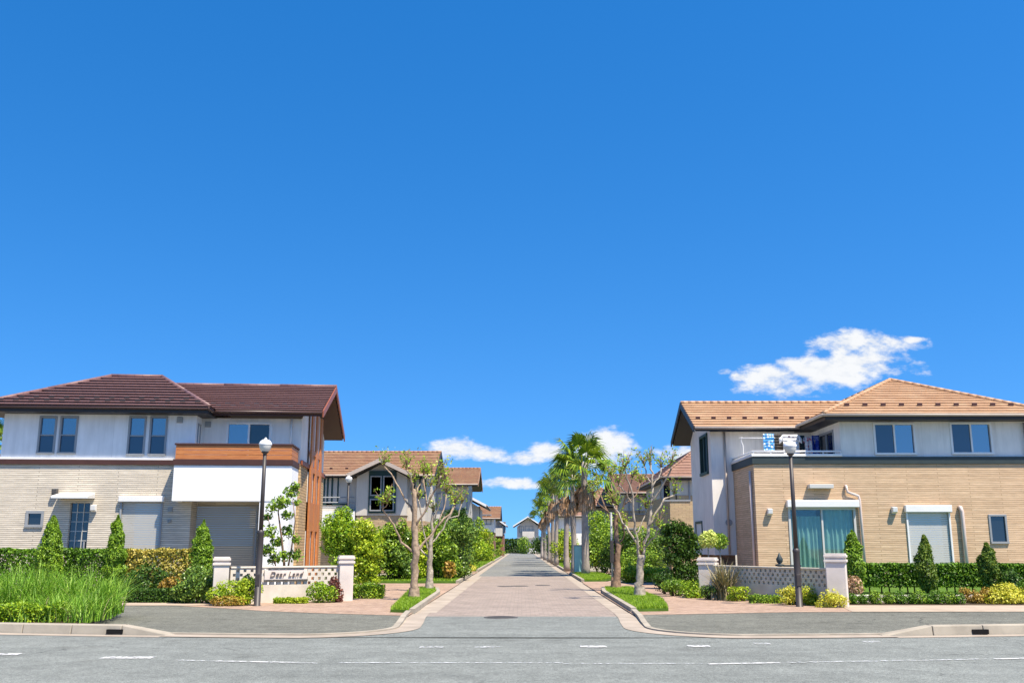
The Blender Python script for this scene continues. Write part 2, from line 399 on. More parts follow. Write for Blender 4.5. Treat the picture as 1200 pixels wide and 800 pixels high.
M['l_varieg'] = leafmat('variegated_leaf', [(0.085, 0.145, 0.018), (0.444, 0.357, 0.051), (0.632, 0.527, 0.145)], 0.3)
M['l_orange'] = leafmat('orange_leaf', [(0.20, 0.12, 0.02), (0.40, 0.24, 0.04), (0.50, 0.40, 0.07)], 0.3)
M['l_red'] = leafmat('bronze_leaf', [(0.076, 0.025, 0.020), (0.162, 0.050, 0.040), (0.281, 0.110, 0.060)], 0.25)
M['l_mid'] = leafmat('green_leaf', [(0.058, 0.123, 0.014), (0.155, 0.278, 0.023), (0.389, 0.540, 0.041)])
M['l_grey'] = leafmat('glossy_green_leaf', [(0.046, 0.095, 0.017), (0.117, 0.212, 0.034), (0.300, 0.425, 0.066)], 0.25, 0.35)
M['l_grass'] = leafmat('tall_grass_blade', [(0.075, 0.189, 0.009), (0.172, 0.354, 0.023), (0.410, 0.597, 0.094)], 0.4)
M['l_pale'] = leafmat('pale_yellow_leaf', [(0.34, 0.45, 0.07), (0.60, 0.68, 0.15), (0.80, 0.80, 0.30)], 0.35)
M['l_lawn'] = leafmat('lawn_blade', [(0.109, 0.207, 0.011), (0.217, 0.373, 0.015), (0.352, 0.477, 0.029)], 0.4)
M['l_spring'] = leafmat('young_leaf', [(0.14, 0.25, 0.02), (0.27, 0.42, 0.03), (0.48, 0.52, 0.06)], 0.4)
M['l_palm'] = leafmat('palm_frond', [(0.045, 0.098, 0.011), (0.123, 0.220, 0.019), (0.302, 0.389, 0.036)], 0.3, 0.4)
M['l_dead'] = leafmat('dead_frond', [(0.300, 0.176, 0.099), (0.485, 0.308, 0.187), (0.670, 0.473, 0.308)], 0.25, 0.8)
M['l_flax'] = leafmat('flax_blade', [(0.119, 0.120, 0.050), (0.259, 0.230, 0.110), (0.432, 0.340, 0.200)], 0.2)

# ------------------------------------------------------------------ foliage helpers
def leaf_arrays(P, Nrm, size, rng, aspect=0.55, tilt=0.9, droop=0.0):
    n = len(P)
    nr = Nrm + rng.normal(size=(n, 3)) * tilt
    nr[:, 2] += 0.25
    nr /= np.linalg.norm(nr, axis=1)[:, None] + 1e-9
    t = rng.normal(size=(n, 3)); t[:, 2] -= droop
    t -= nr * np.sum(t * nr, axis=1)[:, None]
    t /= np.linalg.norm(t, axis=1)[:, None] + 1e-9
    b = np.cross(nr, t)
    L = size * rng.uniform(0.65, 1.35, n)[:, None]
    W = L * aspect
    V = np.empty((n, 4, 3))
    V[:, 0] = P - t * L * 0.5; V[:, 1] = P + b * W * 0.5 + nr * L * 0.06
    V[:, 2] = P + t * L * 0.5; V[:, 3] = P - b * W * 0.5 + nr * L * 0.06
    return V.reshape(-1, 3)

def quads_obj(name, V, mat, parent=None, k=4):
    n = len(V) // k
    me = bpy.data.meshes.new(name)
    me.vertices.add(n * k); me.vertices.foreach_set('co', V.astype(np.float32).ravel())
    me.loops.add(n * k); me.loops.foreach_set('vertex_index', np.arange(n * k, dtype=np.int32))
    me.polygons.add(n); me.polygons.foreach_set('loop_start', np.arange(0, n * k, k, dtype=np.int32))
    me.polygons.foreach_set('loop_total', np.full(n, k, dtype=np.int32))
    me.update(calc_edges=True); me.validate()
    me.materials.append(mat)
    return link(bpy.data.objects.new(name, me), parent)

def wob(P, seed, f):
    r = np.random.default_rng(seed); o = np.zeros(len(P))
    for i in range(5):
        k = r.normal(size=3) * f * (1 + 0.5 * i); o += np.sin(P @ k + r.uniform(0, 6.28)) / (1 + 0.5 * i)
    return o / 2.6

def blob_points(ells, n, rng, shell=0.45, seed=0, rough=0.18, freq=3.0):
    """points through the outer part of a union of ellipsoids (cx,cy,cz,rx,ry,rz)"""
    E = np.array(ells, float); vol = (E[:, 3] * E[:, 4] * E[:, 5]) ** (2 / 3.); pr = vol / vol.sum()
    idx = rng.choice(len(E), n, p=pr); d = rng.normal(size=(n, 3)); d /= np.linalg.norm(d, axis=1)[:, None]
    rr = 1 - shell * rng.random(n) ** 1.6
    C = E[idx, :3]; R = E[idx, 3:]
    P = C + d * R * rr[:, None]
    m = wob(P, seed, freq); P = C + d * R * (rr * (1 + rough * m))[:, None]
    m2 = wob(P, seed + 91, freq * 3.2)
    keep = ((m > -0.62) | (rng.random(n) < 0.35)) & ((m2 > -0.4) | (rng.random(n) < 0.25))
    keep &= P[:, 2] > 0.02
    nn = d / R; nn /= np.linalg.norm(nn, axis=1)[:, None]
    return P[keep], nn[keep]

def box_points(x0, x1, y0, y1, z0, z1, n, rng, depth=0.12, seed=0, rough=0.04):
    """points on front, back, top and ends of a clipped hedge"""
    a = [(x1 - x0) * (z1 - z0), (x1 - x0) * (z1 - z0) * 0.5, (x1 - x0) * (y1 - y0), (y1 - y0) * (z1 - z0), (y1 - y0) * (z1 - z0)]
    a = np.array(a); idx = rng.choice(5, n, p=a / a.sum())
    u = rng.random(n); v = rng.random(n); dep = depth * rng.random(n) ** 1.5
    P = np.empty((n, 3)); Nn = np.zeros((n, 3))
    X = x0 + u * (x1 - x0); Y = y0 + u * (y1 - y0); Z = z0 + v * (z1 - z0)
    for k in range(5):
        m = idx == k
        if k == 0: P[m] = np.c_[X[m], y0 + dep[m], Z[m]]; Nn[m] = (0, -1, 0.2)
        if k == 1: P[m] = np.c_[X[m], y1 - dep[m], Z[m]]; Nn[m] = (0, 1, 0.2)
        if k == 2: P[m] = np.c_[X[m], (y0 + v * (y1 - y0))[m], z1 - dep[m]]; Nn[m] = (0, 0, 1)
        if k == 3: P[m] = np.c_[x0 + dep[m], Y[m], Z[m]]; Nn[m] = (-1, 0, 0.2)
        if k == 4: P[m] = np.c_[x1 - dep[m], Y[m], Z[m]]; Nn[m] = (1, 0, 0.2)
    w = wob(P, seed, 4.0)
    P = P + Nn * (w * rough)[:, None] + rng.normal(size=P.shape) * 0.012
    w2 = wob(P, seed + 77, 11.0)
    keep = ((w > -0.6) | (rng.random(n) < 0.4)) & ((w2 > -0.35) | (rng.random(n) < 0.3))
    return P[keep], Nn[keep]

SEED = [100]
def rngs():
    SEED[0] += 1; return np.random.default_rng(SEED[0]), SEED[0]

def shrub(name, label, cat, ells, mat, n, size, loc, group=None, stems=None, rough=0.18, freq=3.0, shell=0.5, barkm='barkdark', tilt=0.9):
    """a bush: foliage plus stems; ells are local to loc"""
    rng, sd = rngs()
    t = thing(name, label, cat, loc, 0, group)
    P, Nn = blob_points(ells, n, rng, shell, sd, rough, freq)
    quads_obj('foliage', leaf_arrays(P, Nn, size, rng, tilt=tilt), mat, t)
    mb = MB()
    for e in ells[:5]:
        mb.tube([(e[0] * 0.3, e[1] * 0.3, 0), (e[0] * 0.7, e[1] * 0.7, e[2] * 0.6), (e[0], e[1], e[2] + e[5] * 0.3)], [0.03, 0.022, 0.01], 6)
    mb.build('stems', M[barkm], t, True)
    return t

def hedge(name, label, x0, x1, y0, y1, z0, z1, mat, n, size, group=None, trunks=0, depth=0.14, cat='hedge', rough=0.04):
    rng, sd = rngs()
    cx, cy = (x0 + x1) / 2, (y0 + y1) / 2
    t = thing(name, label, cat, (cx, cy, 0), 0, group)
    P, Nn = box_points(x0 - cx, x1 - cx, y0 - cy, y1 - cy, z0, z1, n, rng, depth, sd, rough)
    # leaves inside the body, so that light does not run straight through
    m = n // 2; Q = np.c_[rng.uniform(x0 - cx, x1 - cx, m), rng.uniform(y0 - cy, y1 - cy, m), rng.uniform(z0, z1, m)]
    P = np.r_[P, Q]; Nn = np.r_[Nn, rng.normal(size=(m, 3))]
    quads_obj('foliage', leaf_arrays(P, Nn, size, rng), mat, t)
    mb = MB(); k = trunks if trunks else max(2, int((x1 - x0) / 0.6))
    for i in range(k):
        x = x0 - cx + (i + 0.5) * (x1 - x0) / k + random.uniform(-0.06, 0.06)
        mb.tube([(x, 0, 0), (x + random.uniform(-0.04, 0.04), 0.02, z0 * 0.6 + 0.1), (x + random.uniform(-0.1, 0.1), 0, (z0 + z1) / 2)], [0.026, 0.02, 0.012], 6)
    mb.build('stems', M['barkdark'], t, True)
    return t

def conifer(label, x, y, h, r, mat, n, group='pointed conifers in the hedges', z0=0.12, peak=1.0, lean=0.0):
    rng, sd = rngs()
    t = thing('conifer_tree', label, 'conifer', (x, y, 0), 0, group)
    tt = rng.random(n) ** 0.85; th = rng.random(n) * 2 * PI
    prof = np.where(tt < 0.18, 0.72 + 0.28 * tt / 0.18, (1 - ((tt - 0.18) / 0.82) ** (2.2 * peak)) ** 0.85)
    rr = r * prof * (1 - 0.5 * rng.random(n) ** 1.5)
    P = np.c_[rr * np.cos(th) + lean * tt * h, rr * np.sin(th), z0 + tt * (h - z0)]
    w = wob(P, sd, 6.5); w2 = wob(P, sd + 500, 15.0); k_ = (w * 0.075 + w2 * 0.04) * (0.35 + prof); P[:, 0] += np.cos(th) * k_; P[:, 1] += np.sin(th) * k_; P[:, 2] += w2 * 0.05
    w = w * 0.6 + w2 * 0.5
    Nn = np.c_[np.cos(th), np.sin(th), np.full(n, 0.5)]
    keep = (w > -0.7) | (rng.random(n) < 0.4)
    quads_obj('foliage', leaf_arrays(P[keep], Nn[keep], 0.078, rng, 0.38, 1.0, -1.3), mat, t)
    MB().tube([(0, 0, 0), (lean * h * 0.5, 0, h * 0.5), (lean * h, 0, h * 0.93)], [0.05, 0.035, 0.01], 7).build('trunk', M['barkdark'], t, True)
    return t

def blades(P, L, W, rng, bend=0.5, segs=3, up=1.0):
    """curved tapering blades; returns quads"""
    n = len(P); a = rng.random(n) * 2 * PI; d = np.c_[np.cos(a), np.sin(a), np.zeros(n)]
    s = np.c_[-np.sin(a), np.cos(a), np.zeros(n)]; L = L[:, None]; bd = (bend * rng.uniform(0.3, 1.4, n))[:, None]
    pts = []
    for i in range(segs + 1):
        q = i / segs
        c = P + d * L * bd * q * q * 0.8; c = c + np.array([0, 0, 1.0]) * L * (q - 0.28 * bd * q * q) * up
        w = W * (1 - q) ** 0.7 + 0.0008
        pts.append((c - s * w * 0.5, c + s * w * 0.5))
    return np.stack([np.stack(p, 1) for p in pts], 1)      # n, segs+1, 2, 3

def strips_obj(name, V, mat, parent=None):
    n, k = V.shape[0], V.shape[1]
    i = np.arange(n)[:, None] * (2 * k) + np.arange(k - 1)[None, :] * 2
    Q = np.stack([i, i + 1, i + 3, i + 2], -1).reshape(-1).astype(np.int32)
    me = bpy.data.meshes.new(name)
    me.vertices.add(n * k * 2); me.vertices.foreach_set('co', V.astype(np.float32).ravel())
    nq = len(Q) // 4
    me.loops.add(len(Q)); me.loops.foreach_set('vertex_index', Q)
    me.polygons.add(nq); me.polygons.foreach_set('loop_start', np.arange(0, nq * 4, 4, dtype=np.int32))
    me.polygons.foreach_set('loop_total', np.full(nq, 4, dtype=np.int32))
    me.update(calc_edges=True); me.validate()
    me.materials.append(mat)
    return link(bpy.data.objects.new(name, me), parent)

# ------------------------------------------------------------------ camera, sun, sky
cam = bpy.data.cameras.new('camera'); co = bpy.data.objects.new('camera', cam); COL.objects.link(co)
cam.sensor_width = 36; cam.sensor_fit = 'HORIZONTAL'; cam.lens = 36 * F / 1200; cam.clip_start = 0.1; cam.clip_end = 6000
co.location = (0, 0, H); co.rotation_euler = (PI / 2 + TH, 0, YA)
S.camera = co

SUN = Vector((0.37, -0.40, 1.0)).normalized()            # towards the sun: high, behind the camera's right shoulder
ld = bpy.data.lights.new('sun', 'SUN'); ld.energy = 4.2; ld.angle = math.radians(0.53); ld.color = (1.0, 0.90, 0.75)
lo = bpy.data.objects.new('sun', ld); COL.objects.link(lo); lo.rotation_euler = SUN.to_track_quat('Z', 'Y').to_euler(); lo.location = (20, -20, 60)

w = bpy.data.worlds.new('World'); S.world = w; w.use_nodes = True
t = w.node_tree; t.nodes.clear()
out = N(t, 'OutputWorld'); bg = N(t, 'Background'); t.links.new(bg.outputs[0], out.inputs[0])
sky = N(t, 'TexSky'); sky.sky_type = 'NISHITA'; sky.sun_disc = False
sky.sun_elevation = math.asin(SUN.z); sky.sun_rotation = math.atan2(SUN.x, SUN.y)
sky.altitude = 0; sky.air_density = 1.0; sky.dust_density = 0.25; sky.ozone_density = 3.0
SKYK = 0.111
bg.inputs['Strength'].default_value = SKYK
hs = N(t, 'HueSaturation'); hs.inputs['Saturation'].default_value = 1.38; hs.inputs['Hue'].default_value = 0.503; hs.inputs['Value'].default_value = 1.0
t.links.new(sky.outputs[0], hs.inputs['Color'])
tc = N(t, 'TexCoord'); sp = N(t, 'SeparateXYZ'); t.links.new(tc.outputs['Generated'], sp.inputs[0])
# clear dry air: the pale horizon band is pushed below the true horizon
lift = N(t, 'VectorMath', operation='ADD'); t.links.new(tc.outputs['Generated'], lift.inputs[0]); lift.inputs[1].default_value = (0, 0, 0.195)
nrmv = N(t, 'VectorMath', operation='NORMALIZE'); t.links.new(lift.outputs[0], nrmv.inputs[0]); t.links.new(nrmv.outputs[0], sky.inputs[0])
def mth(op, a, b=None, c=None):
    n = N(t, 'Math', operation=op)
    for i, q in enumerate((a, b, c)):
        if q is None: continue
        if hasattr(q, 'is_linked'): t.links.new(q, n.inputs[i])
        else: n.inputs[i].default_value = q
    return n.outputs[0]
ysafe = mth('MAXIMUM', sp.outputs['Y'], 0.05)
U = mth('DIVIDE', sp.outputs['X'], ysafe); V = mth('DIVIDE', sp.outputs['Z'], ysafe)
cmb = N(t, 'CombineXYZ'); t.links.new(U, cmb.inputs[0]); t.links.new(mth('MULTIPLY', V, 1.9), cmb.inputs[1])
n1 = noise(t, cmb.outputs[0], 16, 9, 0.62); n2 = noise(t, cmb.outputs[0], 60, 6, 0.65)
wv = mth('MULTIPLY_ADD', n2, 0.3, mth('MULTIPLY', n1, 1.0))
CL = [(540, 525, 34, 10), (572, 531, 30, 7), (612, 536, 34, 7), (645, 529, 26, 10), (712, 524, 34, 17), (690, 530, 26, 14), (592, 565, 42, 6), (632, 568, 30, 4),
      (1030, 404, 44, 13), (990, 403, 40, 12), (1020, 425, 62, 14), (965, 436, 48, 17), (905, 446, 42, 14), (930, 457, 36, 10), (865, 441, 12, 6), (848, 436, 9, 4),
      (800, 532, 34, 13), (1068, 398, 14, 4)]
best = None
for px, py, rx, ry in CL:
    r = ray(px, py); u0, v0 = r[0] / r[1], r[2] / r[1]
    du = mth('DIVIDE', mth('SUBTRACT', U, u0), rx / 1130 * 1.25); dv = mth('DIVIDE', mth('SUBTRACT', V, v0), ry / 1130 * 1.4)
    d = mth('SUBTRACT', 1.0, mth('ADD', mth('MULTIPLY', du, du), mth('MULTIPLY', dv, dv)))
    best = d if best is None else mth('SMOOTH_MAX', best, d, 0.25)
dens = mth('ADD', mth('MULTIPLY', mth('MAXIMUM', best, -1.5), 0.55), mth('MULTIPLY', mth('SUBTRACT', wv, 0.66), 2.6))
mr = N(t, 'MapRange'); mr.interpolation_type = 'SMOOTHSTEP'; t.links.new(dens, mr.inputs[0]); mr.inputs[1].default_value = -0.02; mr.inputs[2].default_value = 0.6
front = mth('MULTIPLY', mr.outputs[0], mth('GREATER_THAN', sp.outputs['Y'], 0.1))
shade = ramp(t, mth('MULTIPLY_ADD', n2, 0.5, mth('MULTIPLY', n1, 0.6)), [(0.40, (3.3, 3.5, 3.8)), (0.62, (4.2, 4.25, 4.3))])
t.links.new(mixc(t, mth('MULTIPLY', front, 0.97), hs.outputs[0], shade), bg.inputs['Color'])

S.view_settings.view_transform = 'Standard'; S.view_settings.look = 'None'
S.view_settings.exposure = 1.06; S.view_settings.gamma = 1.0; S.view_settings.use_curve_mapping = False
S.render.engine = 'CYCLES'
S.cycles.max_bounces = 8; S.cycles.diffuse_bounces = 3; S.cycles.glossy_bounces = 3; S.cycles.transparent_max_bounces = 12; S.cycles.transmission_bounces = 3
S.cycles.use_denoising = True; S.cycles.caustics_reflective = False; S.cycles.caustics_refractive = False

# ------------------------------------------------------------------ ground, roads, paths
def sheet(name, poly, z, mat, kind='structure'):
    return tag(MB().quad(*[(x, y, z) for x, y in poly]).build(name, mat), kind=kind)

def edgeY(x): return 17.62 + 0.0098 * min(abs(x), 40) ** 2          # far edge of the main road
sheet('ground', [(-2500, -300), (2500, -300), (2500, 4000), (-2500, 4000)], -0.03, M['ground'])
xs = [-60 + 1.5 * i for i in range(81)]
mb = MB()
for a, b in zip(xs[:-1], xs[1:]):
    mb.quad((a, -12, 0), (b, -12, 0), (b, edgeY(b), 0), (a, edgeY(a), 0))
tag(mb.build('main_road', M['asphalt']), kind='structure')
KX = 2.62                                                           # half width of the side street
def arc(cx, cy, r, a0, a1, n=10):
    return [(cx + r * math.cos(math.radians(a0 + (a1 - a0) * i / n)), cy + r * math.sin(math.radians(a0 + (a1 - a0) * i / n))) for i in range(n + 1)]
RC = 1.75
cornerR = arc(2.42 + RC, 17.95 + RC, RC, 180, 262)                  # from the street kerb round to the main road
cornerL = [(-x, y) for x, y in cornerR]
# mouth of the street: asphalt up to the paver line
mouth = [(-5.0, 17.75)] + cornerL[::-1] + [(-2.42, 22.84), (2.42, 22.84)] + cornerR + [(5.0, 17.75)]
sheet('street_mouth', mouth, 0.004, M['asphalt'])
sheet('street_paving', [(-2.62, 22.84), (2.62, 22.84), (2.62, 51.5), (-2.62, 51.5)], 0.004, M['paver'])
sheet('street', [(-2.62, 51.5), (2.62, 51.5), (2.62, 192), (-2.62, 192)], 0.004, M['street'])
sheet('street_gutter', [(-2.6, 24), (-2.05, 24), (-2.05, 51.5), (-2.6, 51.5)], 0.009, M['gutter'])
sheet('street_gutter', [(-2.6, 51.5), (-2.25, 51.5), (-2.25, 190), (-2.6, 190)], 0.009, M['gutter'])
sheet('street_gutter', [(2.2, 24), (2.6, 24), (2.6, 190), (2.2, 190)], 0.009, M['gutter'])
def band(name, path, w0, w1, z, mat, top=None):
    """strip that follows a path between two offsets to its left"""
    L = []; R = []
    for i, p in enumerate(path):
        a = Vector(path[max(0, i - 1)]); b = Vector(path[min(len(path) - 1, i + 1)]); d = (b - a).normalized(); nrm = Vector((-d.y, d.x))
        L.append(Vector(p) + nrm * w0); R.append(Vector(p) + nrm * w1)
    mb = MB()
    for i in range(len(path) - 1):
        if top is None: mb.quad(*[(q.x, q.y, z) for q in (L[i], R[i], R[i + 1], L[i + 1])])
        else:
            tz0 = top(i) if callable(top) else top; tz1 = top(i + 1) if callable(top) else top
            mb.hexa([(L[i].x, L[i].y, z), (R[i].x, R[i].y, z), (R[i + 1].x, R[i + 1].y, z), (L[i + 1].x, L[i + 1].y, z),
                     (L[i].x, L[i].y, tz0), (R[i].x, R[i].y, tz0), (R[i + 1].x, R[i + 1].y, tz1), (L[i + 1].x, L[i + 1].y, tz1)])
    return tag(mb.build(name, mat), kind='structure')
# concrete gutter sweeping round the corners
pathR = [(2.62, 23.9), (2.57, 22.3), (2.47, 20.8)] + cornerR
pathL = [(-x, y) for x, y in pathR]
tailR = [(x, edgeY(x) + 0.17) for x in (5.2, 6.6)]
tailL = [(-x, edgeY(x) + 0.17) for x in (5.2, 6.4)]
band('corner_gutter', pathR + tailR, -0.0, -0.42, 0.012, M['gutter'])
band('corner_gutter', pathL + tailL, 0.0, 0.42, 0.012, M['gutter'])
# low kerb of the corners
band('corner_kerb', pathR + tailR, 0.0, 0.12, -0.02, M['concrete'], lambda i: 0.10 - 0.062 * min(1, i / 3))
band('corner_kerb', pathL + tailL, 0.0, -0.12, -0.02, M['concrete'], lambda i: 0.10 - 0.062 * min(1, i / 3))
# footways
def mirror_main(xa, xb, sgn):
    k = 12; return [(sgn * (xa + (xb - xa) * i / k), edgeY(xa + (xb - xa) * i / k) + 0.2) for i in range(k + 1)]
apR = [(2.57, 23.3)] + [(2.57, 20.6)] + [(x + 0.12, y + 0.14) for x, y in cornerR] + mirror_main(4.4, 16, 1) + [(16, 24.3), (8, 24.1), (6.5, 24.3), (4, 23.6)]
sheet('asphalt_footway', apR, 0.03, M['apron'])
apL = [(-2.57, 23.0)] + [(-2.57, 20.6)] + [(-x - 0.12, y + 0.14) for x, y in cornerR] + mirror_main(4.4, 7.9, -1) + [(-9.0, 19.3), (-10.2, 22.0), (-16, 22.0), (-16, 26.6), (-8.9, 26.4), (-7.4, 25.5), (-6.3, 24.6), (-4.5, 23.7)]
sheet('asphalt_footway', apL, 0.03, M['apron'])
wkR = [(2.57, 22.9), (4, 23.2), (6.5, 23.9), (8.4, 24.0), (8.4, 30), (5.2, 33.5), (12, 34.0), (12, 42), (2.57, 42)]
sheet('brick_footway', wkR, 0.036, M['walk'])
wkL = [(-2.57, 22.6), (-4.5, 23.3), (-6.3, 24.2), (-7.4, 25.1), (-9.2, 26.3), (-9.2, 29), (-5.2, 30), (-4.9, 33.5), (-12, 34.2), (-12, 41.3), (-2.57, 41.3)]
sheet('brick_footway', wkL, 0.036, M['walk'])
sheet('sandy_footway', [(7.9, 23.95), (16.5, 24.1), (16.5, 26.6), (8.4, 26.6)], 0.042, M['path'])
sheet('sandy_footway', [(-16, 26.2), (-8.6, 26.2), (-8.3, 27.4), (-16, 27.4)], 0.042, M['path'])
sheet('side_lane', [(2.62, 42.1), (14, 42.1), (14, 45.5), (2.62, 43.4)], 0.032, M['walk'])
sheet('brick_drive', [(2.62, 55), (10, 55), (10, 61), (2.62, 61)], 0.032, M['walk'])
sheet('brick_drive', [(-2.62, 54), (-6, 54), (-6, 60), (-2.62, 60)], 0.032, M['walk'])

# kerbs of the planting beds along the main road
def raised_kerb(xa, xb, sgn):
    n = 20; mb = MB()
    for i in range(n):
        a = xa + (xb - xa) * i / n; b = xa + (xb - xa) * (i + 1) / n
        h0 = 0.17 * min(1.0, (a - xa) / 0.9 + 0.12); h1 = 0.17 * min(1.0, (b - xa) / 0.9 + 0.12)
        for k0, k1 in ((a, b),):
            g = 0.006
            mb.hexa([(sgn * (k0 + g), edgeY(k0) + 0.02, -0.02), (sgn * (k1 - g), edgeY(k1) + 0.02, -0.02), (sgn * (k1 - g), edgeY(k1) + 0.3, -0.02), (sgn * (k0 + g), edgeY(k0) + 0.3, -0.02),
                     (sgn * (k0 + g), edgeY(k0) + 0.05, h0), (sgn * (k1 - g), edgeY(k1) + 0.05, h1), (sgn * (k1 - g), edgeY(k1) + 0.3, h1), (sgn * (k0 + g), edgeY(k0) + 0.3, h0)])
    return tag(mb.build('kerb', M['concrete'], bevel=0.015), kind='structure')
raised_kerb(6.45, 26, 1); raised_kerb(6.3, 26, -1)
for x, sgn in ((8.33, 1), (7.4, -1)):                               # drain mouths in the kerb face
    mb = MB(); mb.box(sgn * x - 0.15, sgn * x + 0.15, edgeY(x) - 0.006, edgeY(x) + 0.055, 0.02, 0.10)
    tag(mb.build('kerb_drain', M['dark']), 'dark drain slot in the kerb face ' + ('beside the tall grass bed' if sgn < 0 else 'below the tan brick house'), 'drain')
band('gutter_line', [(x, edgeY(x)) for x in [6.6 + 1.2 * i for i in range(16)]], 0.0, -0.32, 0.006, M['gutter'])
band('gutter_line', [(-x, edgeY(x)) for x in [6.4 + 1.2 * i for i in range(16)]], 0.0, 0.32, 0.006, M['gutter'])
# bed on the left, filled with soil
bedL = [(-26, 20), (-26, 22.5), (-9.45, 22.3), (-9.15, 21.6), (-8.2, 18.6)] + [(-8.2 - 1.2 * i, edgeY(8.2 + 1.2 * i) + 0.31) for i in range(1, 12)]
tag(MB().slab(bedL, -0.02, 0.13).build('planting_bed', M['soil']), kind='structure')

# painted lines
def paint(px0, px1, py, th, mat='paint', py1=None):
    xa, ya = gp(px0, py); xb, yb = gp(px1, py if py1 is None else py1)
    sheet('road_marking', [(xa, ya - th / 2), (xb, yb - th / 2), (xb, yb + th / 2), (xa, ya + th / 2)], 0.009, M[mat])
for a, b, y in ((680, 711, 757.5), (806, 832, 757), (884, 902, 754), (556, 586, 758), (492, 520, 758), (1012, 1032, 752)):
    paint(a, b, y, 0.26, 'paint' if a in (680, 806) else 'oldpaint')
paint(120, 180, 770.5, 0.26); paint(-60, 24, 766.5, 0.26)
for i in range(7):
    a = 205 + i * 24; paint(a, a + 24, 773.5 + i * 0.5, 0.11, 'paint' if 1 < i < 6 else 'oldpaint', 773.9 + i * 0.5)
for i in range(9):
    a = 830 + i * 42; paint(a, a + 42, 778 - i * 0.75, 0.12, 'paint' if i in (0, 1, 8) else 'oldpaint', 777.25 - i * 0.75)
paint(395, 660, 776.5, 0.10, 'oldpaint'); paint(655, 832, 777.5, 0.10, 'oldpaint')
# manhole covers
def manhole(px, py, r, label):
    x, y = gp(px, py); mb = MB()
    mb.lathe([(0.001, 0.010), (r * 0.88, 0.010), (r * 0.9, 0.004), (r * 0.93, 0.012), (r, 0.012), (r + 0.01, 0.0)], (0, 0, 0.003), 28)
    for k in range(-4, 5):
        q = k * r * 0.18; ww = math.sqrt(max(0.01, (r * 0.82) ** 2 - q * q)); mb.box(-ww, ww, q - 0.015, q + 0.015, 0.010, 0.017)
    o = mb.build('manhole_cover', M['iron']); o.location = (x, y, 0)
    tag(o, label, 'manhole cover', 'manhole covers in the street')
manhole(587, 723.3, 0.38, 'dark round manhole cover at the edge of the brick paving')
manhole(609, 686.5, 0.34, 'pale manhole cover in the middle of the brick paving'); manhole(592, 687, 0.3, 'manhole cover left of another in the middle of the paving')
manhole(636, 685.5, 0.3, 'manhole cover nearest the palms in the brick paving')

# islands of turf with kerbs
def island(poly, n, label, kerbmat='concrete'):
    n0 = len(poly); mb = MB(); c = Vector((sum(p[0] for p in poly) / n0, sum(p[1] for p in poly) / n0))
    inner = []
    for p in poly:
        q = Vector(p); d = (c - q); inner.append(tuple(q + Vector((max(-0.13, min(0.13, d.x * 2)), max(-0.07, min(0.07, d.y))))))
    for i in range(n0):
        a, b, ib, ia = poly[i], poly[(i + 1) % n0], inner[(i + 1) % n0], inner[i]
        if max(abs(a[0]), abs(b[0])) > 3.0 or abs(a[1] - b[1]) < 2:
            inner[i] = a if abs(a[0]) > 3.0 else (ia[0], a[1]); inner[(i + 1) % n0] = b if abs(b[0]) > 3.0 else (ib[0], b[1])
    for i in range(n0):
        a, b, ib, ia = poly[i], poly[(i + 1) % n0], inner[(i + 1) % n0], inner[i]
        if max(abs(a[0]), abs(b[0])) > 3.0 or abs(a[1] - b[1]) < 2: continue
        mb.hexa([(a[0], a[1], 0), (b[0], b[1], 0), (ib[0], ib[1], 0), (ia[0], ia[1], 0), (a[0], a[1], 0.13), (b[0], b[1], 0.13), (ib[0], ib[1], 0.13), (ia[0], ia[1], 0.13)])
    tag(mb.build('island_kerb', M[kerbmat]), kind='structure')
    tag(MB().slab(inner, 0, 0.10).build('turf', M['turf']), kind='structure')
    rng, sd = rngs()
    xs_ = [p[0] for p in inner]; ys_ = [p[1] for p in inner]
    Q = np.c_[rng.uniform(min(xs_), max(xs_), n * 2), rng.uniform(min(ys_), max(ys_), n * 2)]
    ins = np.zeros(len(Q), bool)
    for i in range(n0):
        x1, y1 = inner[i]; x2, y2 = inner[(i + 1) % n0]
        cr = ((y1 > Q[:, 1]) != (y2 > Q[:, 1])) & (Q[:, 0] < (x2 - x1) * (Q[:, 1] - y1) / (y2 - y1 + 1e-9) + x1); ins ^= cr
    Q = Q[ins]; P = np.c_[Q, np.full(len(Q), 0.095)]
    tag(strips_obj('lawn_grass', blades(P, rng.uniform(0.05, 0.12, len(P)), 0.012, rng, 0.6, 2), M['l_lawn']), kind='stuff')
    return inner
island([(2.62, 24.0), (3.55, 24.2), (3.95, 28), (3.9, 35.6), (2.85, 35.6), (2.66, 33)], 15000, '')
island([(-3.12, 23.7), (-2.52, 23.5), (-2.66, 32.5), (-2.95, 35.2), (-3.9, 35.2)], 15000, '')
island([(2.62, 43.6), (3.5, 43.6), (4.3, 47), (4.3, 54.5), (2.62, 54.5)], 9000, '')
island([(2.62, 62), (4.2, 62), (4.2, 74), (2.62, 74)], 5000, '')
island([(2.62, 78), (4.2, 78), (4.2, 104), (2.62, 104)], 4000, '')
# turf strip before the left hand planting along the street
island([(-9, 42.0), (-2.66, 42.0), (-2.66, 53.5), (-4.2, 53.5), (-9, 43.6)], 12000, '')
island([(-4.0, 61), (-2.66, 61), (-2.66, 150), (-4.0, 150)], 6000, '')

